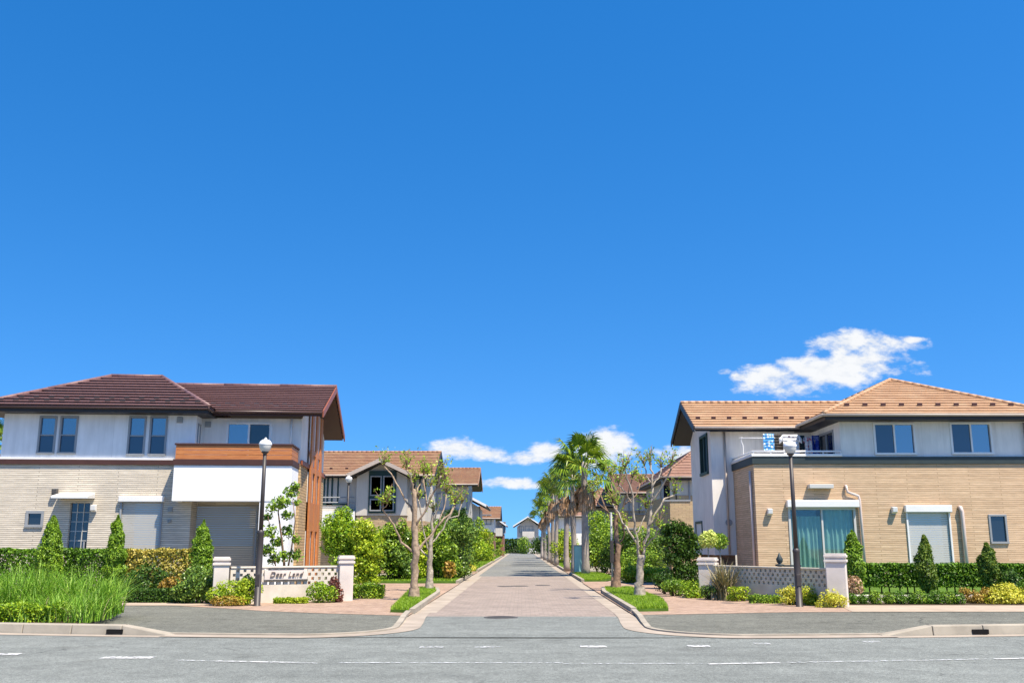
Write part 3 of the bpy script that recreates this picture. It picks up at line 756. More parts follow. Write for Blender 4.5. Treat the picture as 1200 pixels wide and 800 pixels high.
# tall grass in the bed
rng, sd = rngs()
n = 8200
Q = np.c_[-14.5 + 6.1 * rng.random(n) ** 0.9, rng.uniform(19.2, 22.4, n)]
Q = Q[(Q[:, 0] < -8.12 - (Q[:, 1] - 19.2) * 0.25) & ((Q[:, 1] > 20.3) | (Q[:, 0] > -9.9))]
Q = Q[(wob(np.c_[Q, np.zeros(len(Q))], 5, 1.6) > -0.65)]
P = np.c_[Q, np.full(len(Q), 0.12)]
hgt = rng.uniform(0.62, 1.3, len(P)) * (0.95 + 0.16 * wob(P, 9, 1.1)) * np.where(P[:, 1] < 20.6, 0.62, 1.0) * np.clip((P[:, 0] + 16.6) / 5.2, 0.62, 1.02)
dry = rng.random(len(P)) < 0.05
tag(strips_obj('dry_grass', blades(P[dry], hgt[dry] * 0.9, 0.017, rng, 1.2, 6), M['l_flax']), kind='stuff')
P, hgt = P[~dry], hgt[~dry]
tag(strips_obj('tall_grass', blades(P, hgt, 0.019, rng, 0.95, 6), M['l_grass']), kind='stuff')

# ------------------------------------------------------------------ house kit
def face_front(y0):  return lambda u, d, z: (u, y0 - d, z)      # wall looking to -y; d = distance out of the wall
def face_right(x0):  return lambda u, d, z: (x0 + d, u, z)      # wall looking to +x
def face_left(x0):   return lambda u, d, z: (x0 - d, u, z)

def wall_holes(mb, mp, u0, u1, z0, z1, holes, depth=0.14, zt=None):
    """a wall face with real openings and reveals; zt(u) gives a sloping top"""
    us = sorted({u0, u1} | {h[0] for h in holes} | {h[1] for h in holes}); zs = sorted({z0, z1} | {h[2] for h in holes} | {h[3] for h in holes})
    for a, b in zip(us[:-1], us[1:]):
        for c, d in zip(zs[:-1], zs[1:]):
            um, zm = (a + b) / 2, (c + d) / 2
            if any(h[0] < um < h[1] and h[2] < zm < h[3] for h in holes): continue
            mb.quad(mp(a, 0, c), mp(b, 0, c), mp(b, 0, d), mp(a, 0, d))
    for a, b, c, d in holes:
        mb.quad(mp(a, 0, c), mp(b, 0, c), mp(b, -depth, c), mp(a, -depth, c)); mb.quad(mp(a, 0, d), mp(b, 0, d), mp(b, -depth, d), mp(a, -depth, d))
        mb.quad(mp(a, 0, c), mp(a, 0, d), mp(a, -depth, d), mp(a, -depth, c)); mb.quad(mp(b, 0, c), mp(b, 0, d), mp(b, -depth, d), mp(b, -depth, c))

def folds(mp, u0, u1, z0, z1, d, amp=0.03, k=9):
    mb = MB(); n = max(8, int((u1 - u0) * 40)); ph = random.random() * 6
    pts = [(u0 + (u1 - u0) * i / n, d + amp * math.sin(k * 2 * PI * i / n + ph + 0.7 * math.sin(i * 0.37))) for i in range(n + 1)]
    for (a, da), (b, db) in zip(pts[:-1], pts[1:]):
        mb.quad(mp(a, da, z0), mp(b, db, z0), mp(b, db, z1), mp(a, da, z1))
    return mb

def window(parent, mp, u0, u1, z0, z1, panes, fm='greytrim', fw=0.05, proud=0.035, sill=True, split='v', curtain=None, name='window'):
    """frame (the part), panes and curtains (sub-parts). panes: list of material keys, split side by side ('v') or stacked ('h')"""
    mb = MB()
    mb.mbox(mp, u0 - 0.02, u1 + 0.02, -0.10, proud, z1 - fw, z1 + 0.02); mb.mbox(mp, u0 - 0.02, u1 + 0.02, -0.10, proud + (0.03 if sill else 0), z0 - 0.02, z0 + fw)
    mb.mbox(mp, u0 - 0.02, u0 + fw, -0.10, proud - 0.002, z0 + fw, z1 - fw); mb.mbox(mp, u1 - fw, u1 + 0.02, -0.10, proud - 0.002, z0 + fw, z1 - fw)
    n = len(panes)
    for i in range(1, n):
        if split == 'v':
            q = u0 + (u1 - u0) * i / n; mb.mbox(mp, q - fw * 0.55, q + fw * 0.55, -0.09, proud - 0.02, z0 + fw, z1 - fw)
        else:
            q = z0 + (z1 - z0) * i / n; mb.mbox(mp, u0 + fw, u1 - fw, -0.09, proud - 0.02, q - fw * 0.5, q + fw * 0.5)
    fo = mb.build(name, M[fm], parent, bevel=0.006)
    for i, pm in enumerate(panes):
        if split == 'v':
            a, b, c, d = u0 + (u1 - u0) * i / n + fw * 0.5, u0 + (u1 - u0) * (i + 1) / n - fw * 0.5, z0 + fw * 0.5, z1 - fw * 0.5
        else:
            a, b, c, d = u0 + fw * 0.5, u1 - fw * 0.5, z0 + (z1 - z0) * i / n + fw * 0.5, z0 + (z1 - z0) * (i + 1) / n - fw * 0.5
        dd = -0.03 - 0.02 * (i % 2)
        m2 = MB(); m2.mbox(mp, a, b, dd - 0.006, dd, c, d); m2.build('pane', M[pm], fo)
        if pm == 'clear':
            if curtain: folds(mp, a - 0.02, b + 0.02, c, d - (0.0 if i % 2 else 0.25), -0.13 - 0.012 * i, 0.042, max(3, int((b - a) * 7))).build('curtain', M[curtain], fo, True)
    if 'clear' in panes:
        rm = MB(); rm.quad(mp(u0, -0.3, z0), mp(u1, -0.3, z0), mp(u1, -0.3, z1), mp(u0, -0.3, z1))
        for q in (u0, u1): rm.quad(mp(q, -0.1, z0), mp(q, -0.3, z0), mp(q, -0.3, z1), mp(q, -0.1, z1))
        for q in (z0, z1): rm.quad(mp(u0, -0.1, q), mp(u1, -0.1, q), mp(u1, -0.3, q), mp(u0, -0.3, q))
        rm.build('room_lining', M['glassdk'], fo)
    return fo

def slats(mp, u0, u1, z0, z1, pitch=0.075, d0=-0.030, d1=-0.025):
    mb = MB(); n = int((z1 - z0) / pitch)
    for i in range(n):
        a = z0 + (z1 - z0) * i / n; b = z0 + (z1 - z0) * (i + 1) / n
        mb.hexa([mp(u0, d0, a), mp(u1, d0, a), mp(u1, d0 - 0.03, a), mp(u0, d0 - 0.03, a), mp(u0, d1, b - 0.012), mp(u1, d1, b - 0.012), mp(u1, d0 - 0.03, b - 0.004), mp(u0, d0 - 0.03, b - 0.004)])
    return mb

def shutter(parent, mp, u0, u1, z0, z1, mat='shutter', trim='greytrim', box=0.22, boxm='whitetrim'):
    mb = MB(); mb.mbox(mp, u0 - 0.06, u0, -0.1, 0.05, z0, z1); mb.mbox(mp, u1, u1 + 0.06, -0.1, 0.05, z0, z1)
    mb.mbox(mp, u0 - 0.06, u1 + 0.06, -0.1, 0.07, z0 - 0.05, z0)
    fo = mb.build('shutter_frame', M[trim], parent, bevel=0.006)
    slats(mp, u0, u1, z0, z1).build('shutter', M[mat], fo)
    if box:
        b = MB(); b.mbox(mp, u0 - 0.1, u1 + 0.1, -0.05, 0.16, z1, z1 + box); b.build('shutter_box', M[boxm], fo, bevel=0.02)
    return fo

def roof_plane(mb, A, B, C, D, n, step=0.05, low=0.004, nose=0.04):
    """stepped courses between the eave A-B and the top D-C"""
    A, B, C, D = map(Vector, (A, B, C, D))
    for i in range(n):
        t0, t1 = i / n, (i + 1) / n
        a, b, c, d = A.lerp(D, t0), B.lerp(C, t0), B.lerp(C, t1), A.lerp(D, t1)
        up, lw = Vector((0, 0, step)), Vector((0, 0, low)); dn = (a - d) + (b - c); dn = dn.normalized() * nose; th_ = Vector((0, 0, -0.014))
        lo_ = Vector((0, 0, -0.02)) if i == 0 else lw
        mb.quad(a + lo_, b + lo_, b + up, a + up)
        mb.quad(a + up + th_, b + up + th_, b + up + th_ + dn, a + up + th_ + dn); mb.quad(a + up + th_ + dn, b + up + th_ + dn, b + up + dn, a + up + dn)
        if (c - d).length < 1e-4: mb.quad(a + up + dn, b + up + dn, c + lw)
        else: mb.quad(a + up + dn, b + up + dn, c + lw, d + lw)

def cap_line(mb, a, b, r=0.085, seg=0.3, lift=0.03):
    a, b = Vector(a), Vector(b); L = (b - a).length; n = max(1, int(L / seg)); d = (b - a) / n
    up = Vector((0, 0, lift))
    for i in range(n):
        p = a + d * i + up; q = a + d * (i + 1 + min(0.08, 0.025 / seg)) + up
        mb.tube([p, q], [r, r * 0.93], 10)

def guards(roof, A, B, C, D, rows, sp, ncourses, mat, step=0.05):
    """snow guards, one by one, on a roof plane"""
    A, B, C, D = map(Vector, (A, B, C, D)); first = None
    sl = ((D - A) + (C - B)).normalized(); al = (B - A).normalized()
    for ri, tt in enumerate(rows):
        a, b = A.lerp(D, tt), B.lerp(C, tt); L = (b - a).length; n = int((L - 0.5) / sp)
        for i in range(n + 1):
            p = a + al * (0.3 + sp * i + (sp * 0.5 if ri % 2 else 0))
            if (p - a).length > L - 0.2: continue
            if first is None:
                m2 = MB()
                q = [al * -0.085, al * 0.085]
                def mk(o0, o1, h): return [tuple(q[0] + sl * o0), tuple(q[1] + sl * o0), tuple(q[1] + sl * o1), tuple(q[0] + sl * o1)]
                up = Vector((0, 0, 0.10))
                f4 = [q[0] + sl * -0.05, q[1] + sl * -0.05, q[1] + sl * 0.0, q[0] + sl * 0.0]
                m2.hexa([tuple(v) for v in f4] + [tuple(v + up) for v in f4])
                m2.box(-0.02, 0.02, -0.02, 0.2, 0.01, 0.05)
                first = m2.build('snow_guard', M[mat], roof); o = first
            else:
                o = first.copy(); COL.objects.link(o); o.parent = roof
            o.location = p + Vector((0, 0, step * 0.6))

def hip_roof(parent, x0, x1, y0, y1, ze, zr, mat, gut='gutterpale', fas='fascia', course=0.33, ridge_along='x', guard=None, gsp=0.6, ridge=None, fh=0.2):
    """hipped roof; eaves rectangle x0..x1,y0..y1; ridge given as ((xa,ya),(xb,yb))"""
    (ra, rb) = ridge
    c = [(x0, y0, ze), (x1, y0, ze), (x1, y1, ze), (x0, y1, ze)]
    P, Q = (ra[0], ra[1], zr), (rb[0], rb[1], zr)
    mb = MB()
    if ridge_along == 'x':
        planes = [(c[0], c[1], Q, P), (c[1], c[2], Q, Q), (c[2], c[3], P, Q), (c[3], c[0], P, P)]
        hips = [(c[0], P), (c[1], Q), (c[2], Q), (c[3], P), (P, Q)]
    else:
        planes = [(c[0], c[1], P, P), (c[1], c[2], Q, P), (c[2], c[3], Q, Q), (c[3], c[0], P, Q)]
        hips = [(c[0], P), (c[1], P), (c[2], Q), (c[3], Q), (P, Q)]
    if mat == 'roofbrown': course = 0.345
    n = max(4, round((Vector(P) - Vector(((x0 + x1) / 2, y0, ze))).length / course))
    kw = dict(step=0.095, nose=0.085) if mat == 'roofbrown' else {}
    for p in planes: roof_plane(mb, *p, n, **kw)
    ro = mb.build('roof', M[mat], parent)
    cm = MB()
    for a, b in hips:
        if (Vector(a) - Vector(b)).length > 0.05: cap_line(cm, a, b, **(dict(r=0.075, seg=2.0, lift=0.045) if mat == 'roofbrown' else {}))
    cm.build('ridge_tiles', M[mat], ro, True)
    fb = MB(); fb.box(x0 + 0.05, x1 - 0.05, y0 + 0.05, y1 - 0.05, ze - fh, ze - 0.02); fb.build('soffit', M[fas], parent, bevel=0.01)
    z = ze - 0.035
    for a, b in ((c[0], c[1]), (c[1], c[2]), (c[3], c[0])):
        a, b = Vector(a), Vector(b); cc = Vector(((x0 + x1) / 2, (y0 + y1) / 2, 0)); o = ((a + b) / 2 - cc); o.z = 0
        o = Vector((0, -1, 0)) if abs(a.y - b.y) < 1e-6 and a.y == y0 else (Vector((1, 0, 0)) if a.x == x1 and b.x == x1 else Vector((-1, 0, 0)))
        p, q = a + o * 0.04, b + o * 0.04; p.z = q.z = z; MB().tube([p, q], 0.055, 8).build('gutter', M[gut], parent, True)
    if guard:
        guards(ro, *planes[0], guard, gsp, n, 'fascia' if mat == 'roofbrown' else 'brownband')
    return ro, planes

def gable_roof(parent, ax, a0, a1, b0, b1, ze, zr, mat, br=None, gut='gutterpale', fas='fascia', barge='fascia', course=0.33, guard=None, gsp=0.6, th=0.16, edges=(True, True)):
    """gabled roof, ridge along ax from a0 to a1, eaves at b0 (front) and b1"""
    W = (lambda a, b, z: (a, b, z)) if ax == 'x' else (lambda a, b, z: (b, a, z))
    if br is None: br = (b0 + b1) / 2
    if mat == 'roofbrown': course = 0.345
    mb = MB(); n = max(4, round(math.hypot(br - b0, zr - ze) / course))
    pl = [(W(a0, b0, ze), W(a1, b0, ze), W(a1, br, zr), W(a0, br, zr)), (W(a1, b1, ze), W(a0, b1, ze), W(a0, br, zr), W(a1, br, zr))]
    kw = dict(step=0.095, nose=0.085) if mat == 'roofbrown' else {}; roof_plane(mb, *pl[0], n, **kw); roof_plane(mb, *pl[1], n, **kw)
    ro = mb.build('roof', M[mat], parent)
    cm = MB(); cap_line(cm, W(a0 - 0.02, br, zr), W(a1 + 0.02, br, zr), **(dict(r=0.075, seg=2.0, lift=0.045) if mat == 'roofbrown' else {})); cm.build('ridge_tiles', M[mat], ro, True)
    e = 0.04
    sec = [(b0 + e, ze - 0.02), (br, zr - 0.02), (b1 - e, ze - 0.02), (b1 - e, ze - th), (br, zr - th - 0.05), (b0 + e, ze - th)]
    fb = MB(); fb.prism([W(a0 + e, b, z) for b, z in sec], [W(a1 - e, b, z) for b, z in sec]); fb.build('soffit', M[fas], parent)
    bm_ = MB()
    for k, (av, s) in enumerate(((a0, -1), (a1, 1))):
        if not edges[k]: continue
        p = [(b0 - 0.01, ze + 0.03), (br, zr + 0.045), (br, zr - 0.2), (b0 - 0.01, ze - 0.2)]; q = [(b1 + 0.01, ze + 0.03), (br, zr + 0.045), (br, zr - 0.2), (b1 + 0.01, ze - 0.2)]
        for sec2 in (p, q):
            bm_.prism([W(av + s * 0.01, b, z) for b, z in sec2], [W(av + s * 0.055, b, z) for b, z in sec2])
    if bm_.f: bm_.build('barge_board', M[barge], parent)
    for b in (b0 - 0.04, b1 + 0.04): MB().tube([W(a0, b, ze - 0.035), W(a1, b, ze - 0.035)], 0.055, 8).build('gutter', M[gut], parent, True)
    if guard: guards(ro, *pl[0], guard, gsp, n, 'fascia' if mat == 'roofbrown' else 'brownband')
    return ro

def pipe(parent, pts, mat, r=0.045, name='downpipe'):
    return MB().tube(pts, r, 8).build(name, M[mat], parent, True)

def walls(parent, name, mat, builder):
    mb = MB(); builder(mb); return mb.build(name, M[mat], parent)

# ------------------------------------------------------------------ left house: brown roof, cream brick, wooden balcony
A1 = math.radians(5.0); L = Frame(-17.55, 32.4, A1)
h1 = thing('brown_roof_house', 'two storey house with dark brown hipped roof, cream brick and orange wood balcony', 'house', (-17.55, 32.4, 0), A1)
xm = L.x(229, 510); zb = 4.30; zs = 5.98; yw = 0.8; yb = -0.85; D1 = 7.9
xw = L.x(349, 600, yw)
ff = face_front(0.0); ffb = face_front(-0.03); fw_ = face_front(yw); fg = face_right(xw)
def pxh(a, b, yt, ybt, yl=0.0):
    ym = (yt + ybt) / 2; return (L.x(a, ym, yl), L.x(b, ym, yl), L.z((a + b) / 2, ybt, yl), L.z((a + b) / 2, yt, yl))
w2 = [pxh(45.5, 65, 488, 531), pxh(70, 90, 488, 531), pxh(150.5, 170, 488, 533), pxh(175.5, 195, 488, 533)]
walls(h1, 'upper_wall', 'white', lambda mb: (wall_holes(mb, ff, 0, xm, zb, zs, w2), mb.quad((xm, 0, zb), (xm, yw, zb), (xm, yw, zs), (xm, 0, zs)),
      mb.quad((0, 0, zb), (0, D1, zb), (0, D1, zs), (0, 0, zs))))
sm = pxh(31, 51, 599, 617); dr = pxh(80, 103, 589, 660); dr = (dr[0], dr[1], 0.5, dr[3]); sh = pxh(141, 187, 588, 660); sh = (sh[0], sh[1], 0.55, sh[3])
walls(h1, 'brick_wall', 'brickL', lambda mb: (wall_holes(mb, ffb, -0.03, xm + 0.03, 0, zb, [sm, dr, sh], 0.18), mb.quad((-0.03, -0.03, 0), (-0.03, D1, 0), (-0.03, D1, zb), (-0.03, -0.03, zb)),
      mb.quad((xm + 0.03, -0.03, 0), (xm + 0.03, yw, 0), (xm + 0.03, yw, zb), (xm + 0.03, -0.03, zb))))
for i, q in enumerate(w2): window(h1, ff, *q, ['screen', 'glass'], 'greytrim', 0.045, split='h')
window(h1, ffb, *sm, ['glassdk'], 'greytrim', 0.07)
# glazed door with a white lattice
dm = MB(); u0, u1, z0, z1 = dr
dm.mbox(ffb, u0, u1, -0.16, -0.10, z0, z1)
do = dm.build('door', M['glassdk'], h1)
lm = MB()
for i in range(4):
    q = u0 + (u1 - u0) * i / 3; lm.mbox(ffb, max(u0, q - 0.014), min(u1, q + 0.014), -0.105, -0.075, z0, z1)
for i in range(9):
    q = z0 + (z1 - z0) * i / 8; lm.mbox(ffb, u0 + 0.03, u1 - 0.03, -0.102, -0.078, max(z0, q - 0.012), min(z1, q + 0.012))
lm.build('door_lattice', M['shutter'], do)
MB().mbox(ffb, u1 - 0.12, u1 - 0.08, -0.075, -0.02, z0 + 0.95, z0 + 1.2).build('door_handle', M['greytrim'], do)
hd = pxh(70, 112, 577.5, 584); hm = MB()
hm.hexa([ffb(hd[0], 0, hd[2]), ffb(hd[1], 0, hd[2]), ffb(hd[1], 0.75, hd[2] - 0.03), ffb(hd[0], 0.75, hd[2] - 0.03), ffb(hd[0], 0, hd[3]), ffb(hd[1], 0, hd[3]), ffb(hd[1], 0.75, hd[2] + 0.06), ffb(hd[0], 0.75, hd[2] + 0.06)])
hm.build('door_canopy', M['whitetrim'], h1, bevel=0.015)
shutter(h1, ffb, *sh, 'shutter', 'greytrim', 0.2, 'whitetrim')
def wall_lamp(parent, mp, u, z, mat='whitetrim'):
    m2 = MB(); m2.mbox(mp, u - 0.07, u + 0.07, 0, 0.03, z - 0.14, z + 0.14); a = m2.build('lamp_bracket', M['greytrim'], parent)
    m3 = MB(); m3.hexa([mp(u - 0.09, 0.03, z - 0.11), mp(u + 0.09, 0.03, z - 0.11), mp(u + 0.08, 0.18, z - 0.05), mp(u - 0.08, 0.18, z - 0.05), mp(u - 0.09, 0.03, z + 0.13), mp(u + 0.09, 0.03, z + 0.13), mp(u + 0.08, 0.2, z + 0.11), mp(u - 0.08, 0.2, z + 0.11)])
    m3.build('lamp_shade', M[mat], a, bevel=0.01); return a
wall_lamp(h1, ffb, L.x(111, 596), L.z(111, 596)); wall_lamp(h1, ffb, L.x(66, 577), L.z(66, 577), 'iron')
def vent(parent, mp, u, z, s=0.1):
    m2 = MB(); m2.mbox(mp, u - s, u + s, 0, 0.05, z - s, z + s); a = m2.build('vent', M['greytrim'], parent, bevel=0.01)
    m3 = MB()
    for k in range(4): m3.mbox(mp, u - s * 0.8, u + s * 0.8, 0.05, 0.075, z - s * 0.8 + k * s * 0.42, z - s * 0.8 + k * s * 0.42 + s * 0.16)
    m3.build('louvre', M['shutter'], a)
vent(h1, ff, L.x(211, 492), L.z(211, 492)); vent(h1, ffb, L.x(200, 597), L.z(200, 597), 0.08); vent(h1, ffb, L.x(199, 610), L.z(199, 610), 0.06)
# storey band
bn = MB(); bn.box(-0.1, L.x(203, 542, -0.1), -0.1, -0.031, zb - 0.05, zb + 0.12); bn.box(-0.1, -0.031, -0.031, D1, zb - 0.05, zb + 0.12); bn.build('storey_band', M['brownband'], h1, bevel=0.01)
bp = MB(); bp.box(-0.02, L.x(203, 542, -0.1), -0.06, -0.001, zb + 0.12, zb + 0.19); bp.build('band_flashing', M['whitetrim'], h1)
# main roof
yh = 3.36 - 0.65; zr1 = 7.72; ze1 = 6.16
hip_roof(h1, -0.65, xm + 0.55, -0.65, 2 * yh + 0.65, ze1, zr1, 'roofbrown', 'gutterbrown', guard=(0.10, 0.19), gsp=0.5, ridge=((L.x(131, 438, yh), yh), (L.x(190, 438, yh), yh)))
# wing with the gable towards the street
yr = 4.2; zrw = 7.66
ww = pxh(265, 317, 495, 540, yw); ww = (ww[0], ww[1], zb + 0.02, ww[3])
walls(h1, 'wing_upper_wall', 'cream', lambda mb: (wall_holes(mb, fw_, xm, xw, zb - 0.15, zs, [ww]),
      mb.quad((xw, yw, zb + 0.1), (xw, D1, zb + 0.1), (xw, D1, zs), (xw, yr, zrw - 0.2), (xw, yw, zs))))
window(h1, fw_, *ww, ['glass', 'glassdk'], 'whitetrim', 0.06)
nw = (0.25, 0.6, zb + 0.6, 5.7); window(h1, face_right(xm), *nw, ['glassdk'], 'greytrim', 0.05)
vent(h1, fw_, L.x(244, 497, yw), L.z(244, 497, yw))
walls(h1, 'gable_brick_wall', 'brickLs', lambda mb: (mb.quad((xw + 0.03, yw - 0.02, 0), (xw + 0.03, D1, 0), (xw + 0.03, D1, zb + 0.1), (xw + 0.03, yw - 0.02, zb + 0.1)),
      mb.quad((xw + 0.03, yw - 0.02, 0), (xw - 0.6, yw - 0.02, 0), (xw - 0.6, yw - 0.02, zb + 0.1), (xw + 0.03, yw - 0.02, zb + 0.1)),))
bd = MB(); bd.box(xw + 0.031, xw + 0.1, yw - 0.05, D1, zb + 0.05, zb + 0.22); bd.build('gable_band', M['wooddark'], h1, bevel=0.01)
gable_roof(h1, 'x', xm - 2.2, xw + 0.78, 0.15, 8.25, ze1, zrw, 'roofbrown', yr, 'gutterbrown', fas='brownband', barge='wooddark', guard=(0.09, 0.17), gsp=0.5, edges=(False, True))
# wooden fin on the gable
def gable_y(px, xloc):
    return min((abs(L.x(px, 600, 0.05 * k) - xloc), 0.05 * k) for k in range(10, 300))[1]
fn = MB(); fa, fb_ = gable_y(362.5, xw + 0.17), gable_y(375.0, xw + 0.17); pw = (fb_ - fa) / 6.0
for k in range(3):
    a = fa + k * (fb_ - fa - pw) / 2; fn.box(xw + 0.10, xw + 0.17, a, a + pw, 0.0, zrw - 0.5 - abs(a + pw / 2 - yr) * 0.4)
for z in (0.5, 2.1, 2.95, 4.25, 4.9): fn.box(xw + 0.1, xw + 0.155, fa + pw, fb_ - pw, z, z + (0.85 if z == 2.1 else 0.2))
fo_ = fn.build('timber_fin', M['wood'], h1, bevel=0.006)
fl = MB()
for z0_, z1_ in ((0.7, 2.1), (3.15, 4.25)): fl.box(xw + 0.035, xw + 0.075, fa + 0.06, fb_ - 0.06, z0_, z1_)
fl.build('fin_backing', M['whitebox'], fo_)
# balcony
bx0 = L.x(202.5, 565, yb); bx1 = L.x(341, 565, yb); bz0 = L.z(270, 587, yb); bz1 = L.z(270, 545, yb); bz2 = L.z(270, 538, yb); bz3 = L.z(270, 521.5, yb)
b_ = MB(); b_.box(bx0, bx1, yb, yb + 0.14, bz0, bz1); b_.box(bx0, bx0 + 0.14, yb + 0.14, -0.032, bz0, bz1); b_.box(bx1 - 0.14, bx1, yb + 0.14, yw - 0.022, bz0, bz1)
b_.box(bx0 + 0.14, bx1 - 0.14, yb + 0.14, yw - 0.022, bz0 + 0.03, bz0 + 0.22)
bo = b_.build('balcony', M['whitebox'], h1, bevel=0.008)
b_ = MB(); b_.box(bx0 - 0.04, bx1 + 0.04, yb - 0.04, yb + 0.16, bz1 + 0.002, bz2); b_.box(bx0 - 0.04, bx0 + 0.14, yb + 0.16, -0.105, bz1 + 0.002, bz2); b_.box(bx1 - 0.14, bx1 + 0.04, yb + 0.16, yw - 0.055, bz1 + 0.002, bz2)
b_.build('balcony_band', M['brownband'], bo, bevel=0.008)
b_ = MB(); nb = 3
for k in range(nb):
    za = bz2 + 0.004 + (bz3 - bz2) * k / nb; zc = bz2 + (bz3 - bz2) * (k + 1) / nb - 0.008
    b_.box(bx0 + 0.02, bx1 - 0.02, yb + 0.01, yb + 0.06, za, zc); b_.box(bx0 + 0.02, bx0 + 0.07, yb + 0.06, -0.01, za, zc); b_.box(bx1 - 0.07, bx1 - 0.02, yb + 0.06, yw - 0.055, za, zc)
b_.build('balcony_rail', M['wood'], bo)
b_ = MB(); b_.box(bx0 - 0.02, bx1 + 0.02, yb - 0.03, yb + 0.1, bz3, bz3 + 0.06); b_.box(bx1 - 0.1, bx1 + 0.02, yb + 0.1, yw - 0.06, bz3, bz3 + 0.06); b_.box(bx0 - 0.02, bx0 + 0.1, yb + 0.1, -0.01, bz3, bz3 + 0.06)
b_.build('handrail', M['brownband'], bo, bevel=0.01)
# white pier under the right end of the balcony, and the garage behind
px_ = L.x(304, 620, yb + 0.3)
b_ = MB(); b_.box(px_, bx1 - 0.03, yb + 0.02, yw - 0.024, 0, bz0 - 0.003); b_.build('pier_wall', M['whitebox'], h1, bevel=0.008)
gs = (L.x(220, 620, yw - 0.05), L.x(299, 620, yw - 0.05), 0.25, 2.95)
walls(h1, 'garage_wall', 'brickL', lambda mb: wall_holes(mb, face_front(yw - 0.01), xm + 0.03, px_, 0, bz0 + 0.2, [gs], 0.16))
shutter(h1, face_front(yw - 0.01), *gs, 'garage', 'greytrim', 0)
pipe(h1, [(xw - 0.35, yw - 0.06, zs), (xw - 0.35, yw - 0.06, bz3)], 'whitetrim', 0.035)
lp = MB(); lp.tube([(xw - 1.0, yw - 0.3, bz1), (xw - 1.0, yw - 0.3, 5.4), (xw - 0.98, yw - 0.32, 5.62), (xw - 1.08, yw - 0.3, 5.66)], 0.02, 6); lp.build('pole_bracket', M['whitetrim'], h1, True)

# ------------------------------------------------------------------ right house: orange tiles, tan brick, roof balcony
R = Frame(0, 0, 0)
h2 = thing('tan_brick_house', 'two storey tan brick house with orange tiled pyramid roof and balcony with washing', 'house', (0, 0, 0))
YF = 34.7; X0 = 8.29; X1 = 18.15; YWG = 38.1; YBK = 42.6; XG = 7.45; zE = 6.14; zSof = 5.97; zP = 4.62
def rh(a, b, yt, ybt, Y=YF):
    ym = (yt + ybt) / 2; return (at(a, ym, Y)[0], at(b, ym, Y)[0], at((a + b) / 2, ybt, Y)[1], at((a + b) / 2, yt, Y)[1])
rf = face_front(YF); r2 = face_front(YF + 0.05)
sd_ = rh(926, 1004, 595, 672); sd_ = (sd_[0], sd_[1], 0.55, sd_[3]); ss = rh(1066, 1114, 600, 672); ss = (ss[0], ss[1], 0.55, ss[3]); sw = rh(1160, 1180, 603, 636)
walls(h2, 'brick_wall', 'brickR', lambda mb: (wall_holes(mb, rf, X0, X1, 0, zP - 0.18, [sd_, ss, sw], 0.16), mb.quad((X0, YF, 0), (X0, YWG, 0), (X0, YWG, zP - 0.18), (X0, YF, zP - 0.18)),
      mb.quad((X1, YF, 0), (X1, YBK, 0), (X1, YBK, zP - 0.18), (X1, YF, zP - 0.18))))
XM = at(985, 515, YF)[0]
u1_ = rh(1025, 1073, 495.5, 532); u2_ = rh(1115, 1163, 495, 531.5)
lw_ = (YF + 0.75, YF + 2.55, zP + 0.1, 5.72)
walls(h2, 'upper_wall', 'cream', lambda mb: (wall_holes(mb, r2, XM, X1 - 0.02, zP - 0.18, zSof, [u1_, u2_]), wall_holes(mb, face_left(XM), YF + 0.05, YWG, zP - 0.4, zSof, [lw_]),
      mb.quad((X1 - 0.02, YF + 0.05, zP - 0.18), (X1 - 0.02, YBK, zP - 0.18), (X1 - 0.02, YBK, zSof), (X1 - 0.02, YF + 0.05, zSof))))
window(h2, r2, *u1_, ['screen', 'glass'], 'whitetrim', 0.055); window(h2, r2, *u2_, ['screen', 'glass'], 'whitetrim', 0.055)
window(h2, face_left(XM), *lw_, ['glassdk', 'glassdk'], 'greytrim', 0.06)
so_ = window(h2, rf, *sd_, ['clear', 'clear'], 'shutterwhite', 0.06, curtain='curtain', name='sliding_door')
sb = rh(921, 1005, 586, 595); b_ = MB(); b_.mbox(rf, sb[0], sb[1], -0.05, 0.2, sd_[3] + 0.02, sb[3]); b_.build('shutter_box', M['whitetrim'], so_, bevel=0.02)
shutter(h2, rf, *ss, 'shutterwhite', 'whitetrim', 0.25, 'whitetrim')
window(h2, rf, *sw, ['glassdk'], 'greytrim', 0.05)
wall_lamp(h2, rf, at(901.5, 600, YF)[0], at(901, 600, YF)[1]); wall_lamp(h2, rf, at(1047, 598, YF)[0], at(1047, 598, YF)[1])
ac = rh(946, 974, 567.5, 573); b_ = MB(); b_.mbox(rf, ac[0], ac[1], 0, 0.3, ac[2] + 0.02, ac[3]); b_.build('vent_hood', M['shutterwhite'], h2, bevel=0.012)
px0 = at(990.5, 570, YF)[0]; px1 = at(1005.5, 590, YF)[0]; za = at(990, 569, YF)[1]
pipe(h2, [(px0, YF - 0.02, za), (px0, YF - 0.09, za), (px0 + 0.03, YF - 0.1, za - 0.22), (px1, YF - 0.1, za - 0.36), (px1 + 0.03, YF - 0.1, za - 0.5), (px1 + 0.06, YF - 0.1, 0)], 'pipe', 0.05)
px2 = at(1124, 595, YF)[0]; pipe(h2, [(px2, YF - 0.02, 2.9), (px2, YF - 0.1, 2.9), (px2 + 0.04, YF - 0.1, 2.75), (px2 + 0.04, YF - 0.1, 0)], 'pipe', 0.07)
pipe(h2, [(X1 - 0.12, YF - 0.06, 5.9), (X1 - 0.12, YF - 0.06, 0.0)], 'gutterpale', 0.045)
pipe(h2, [(X0 - 0.06, YF + 0.35, 4.2), (X0 - 0.06, YF + 0.35, 0.0)], 'pipe', 0.045)
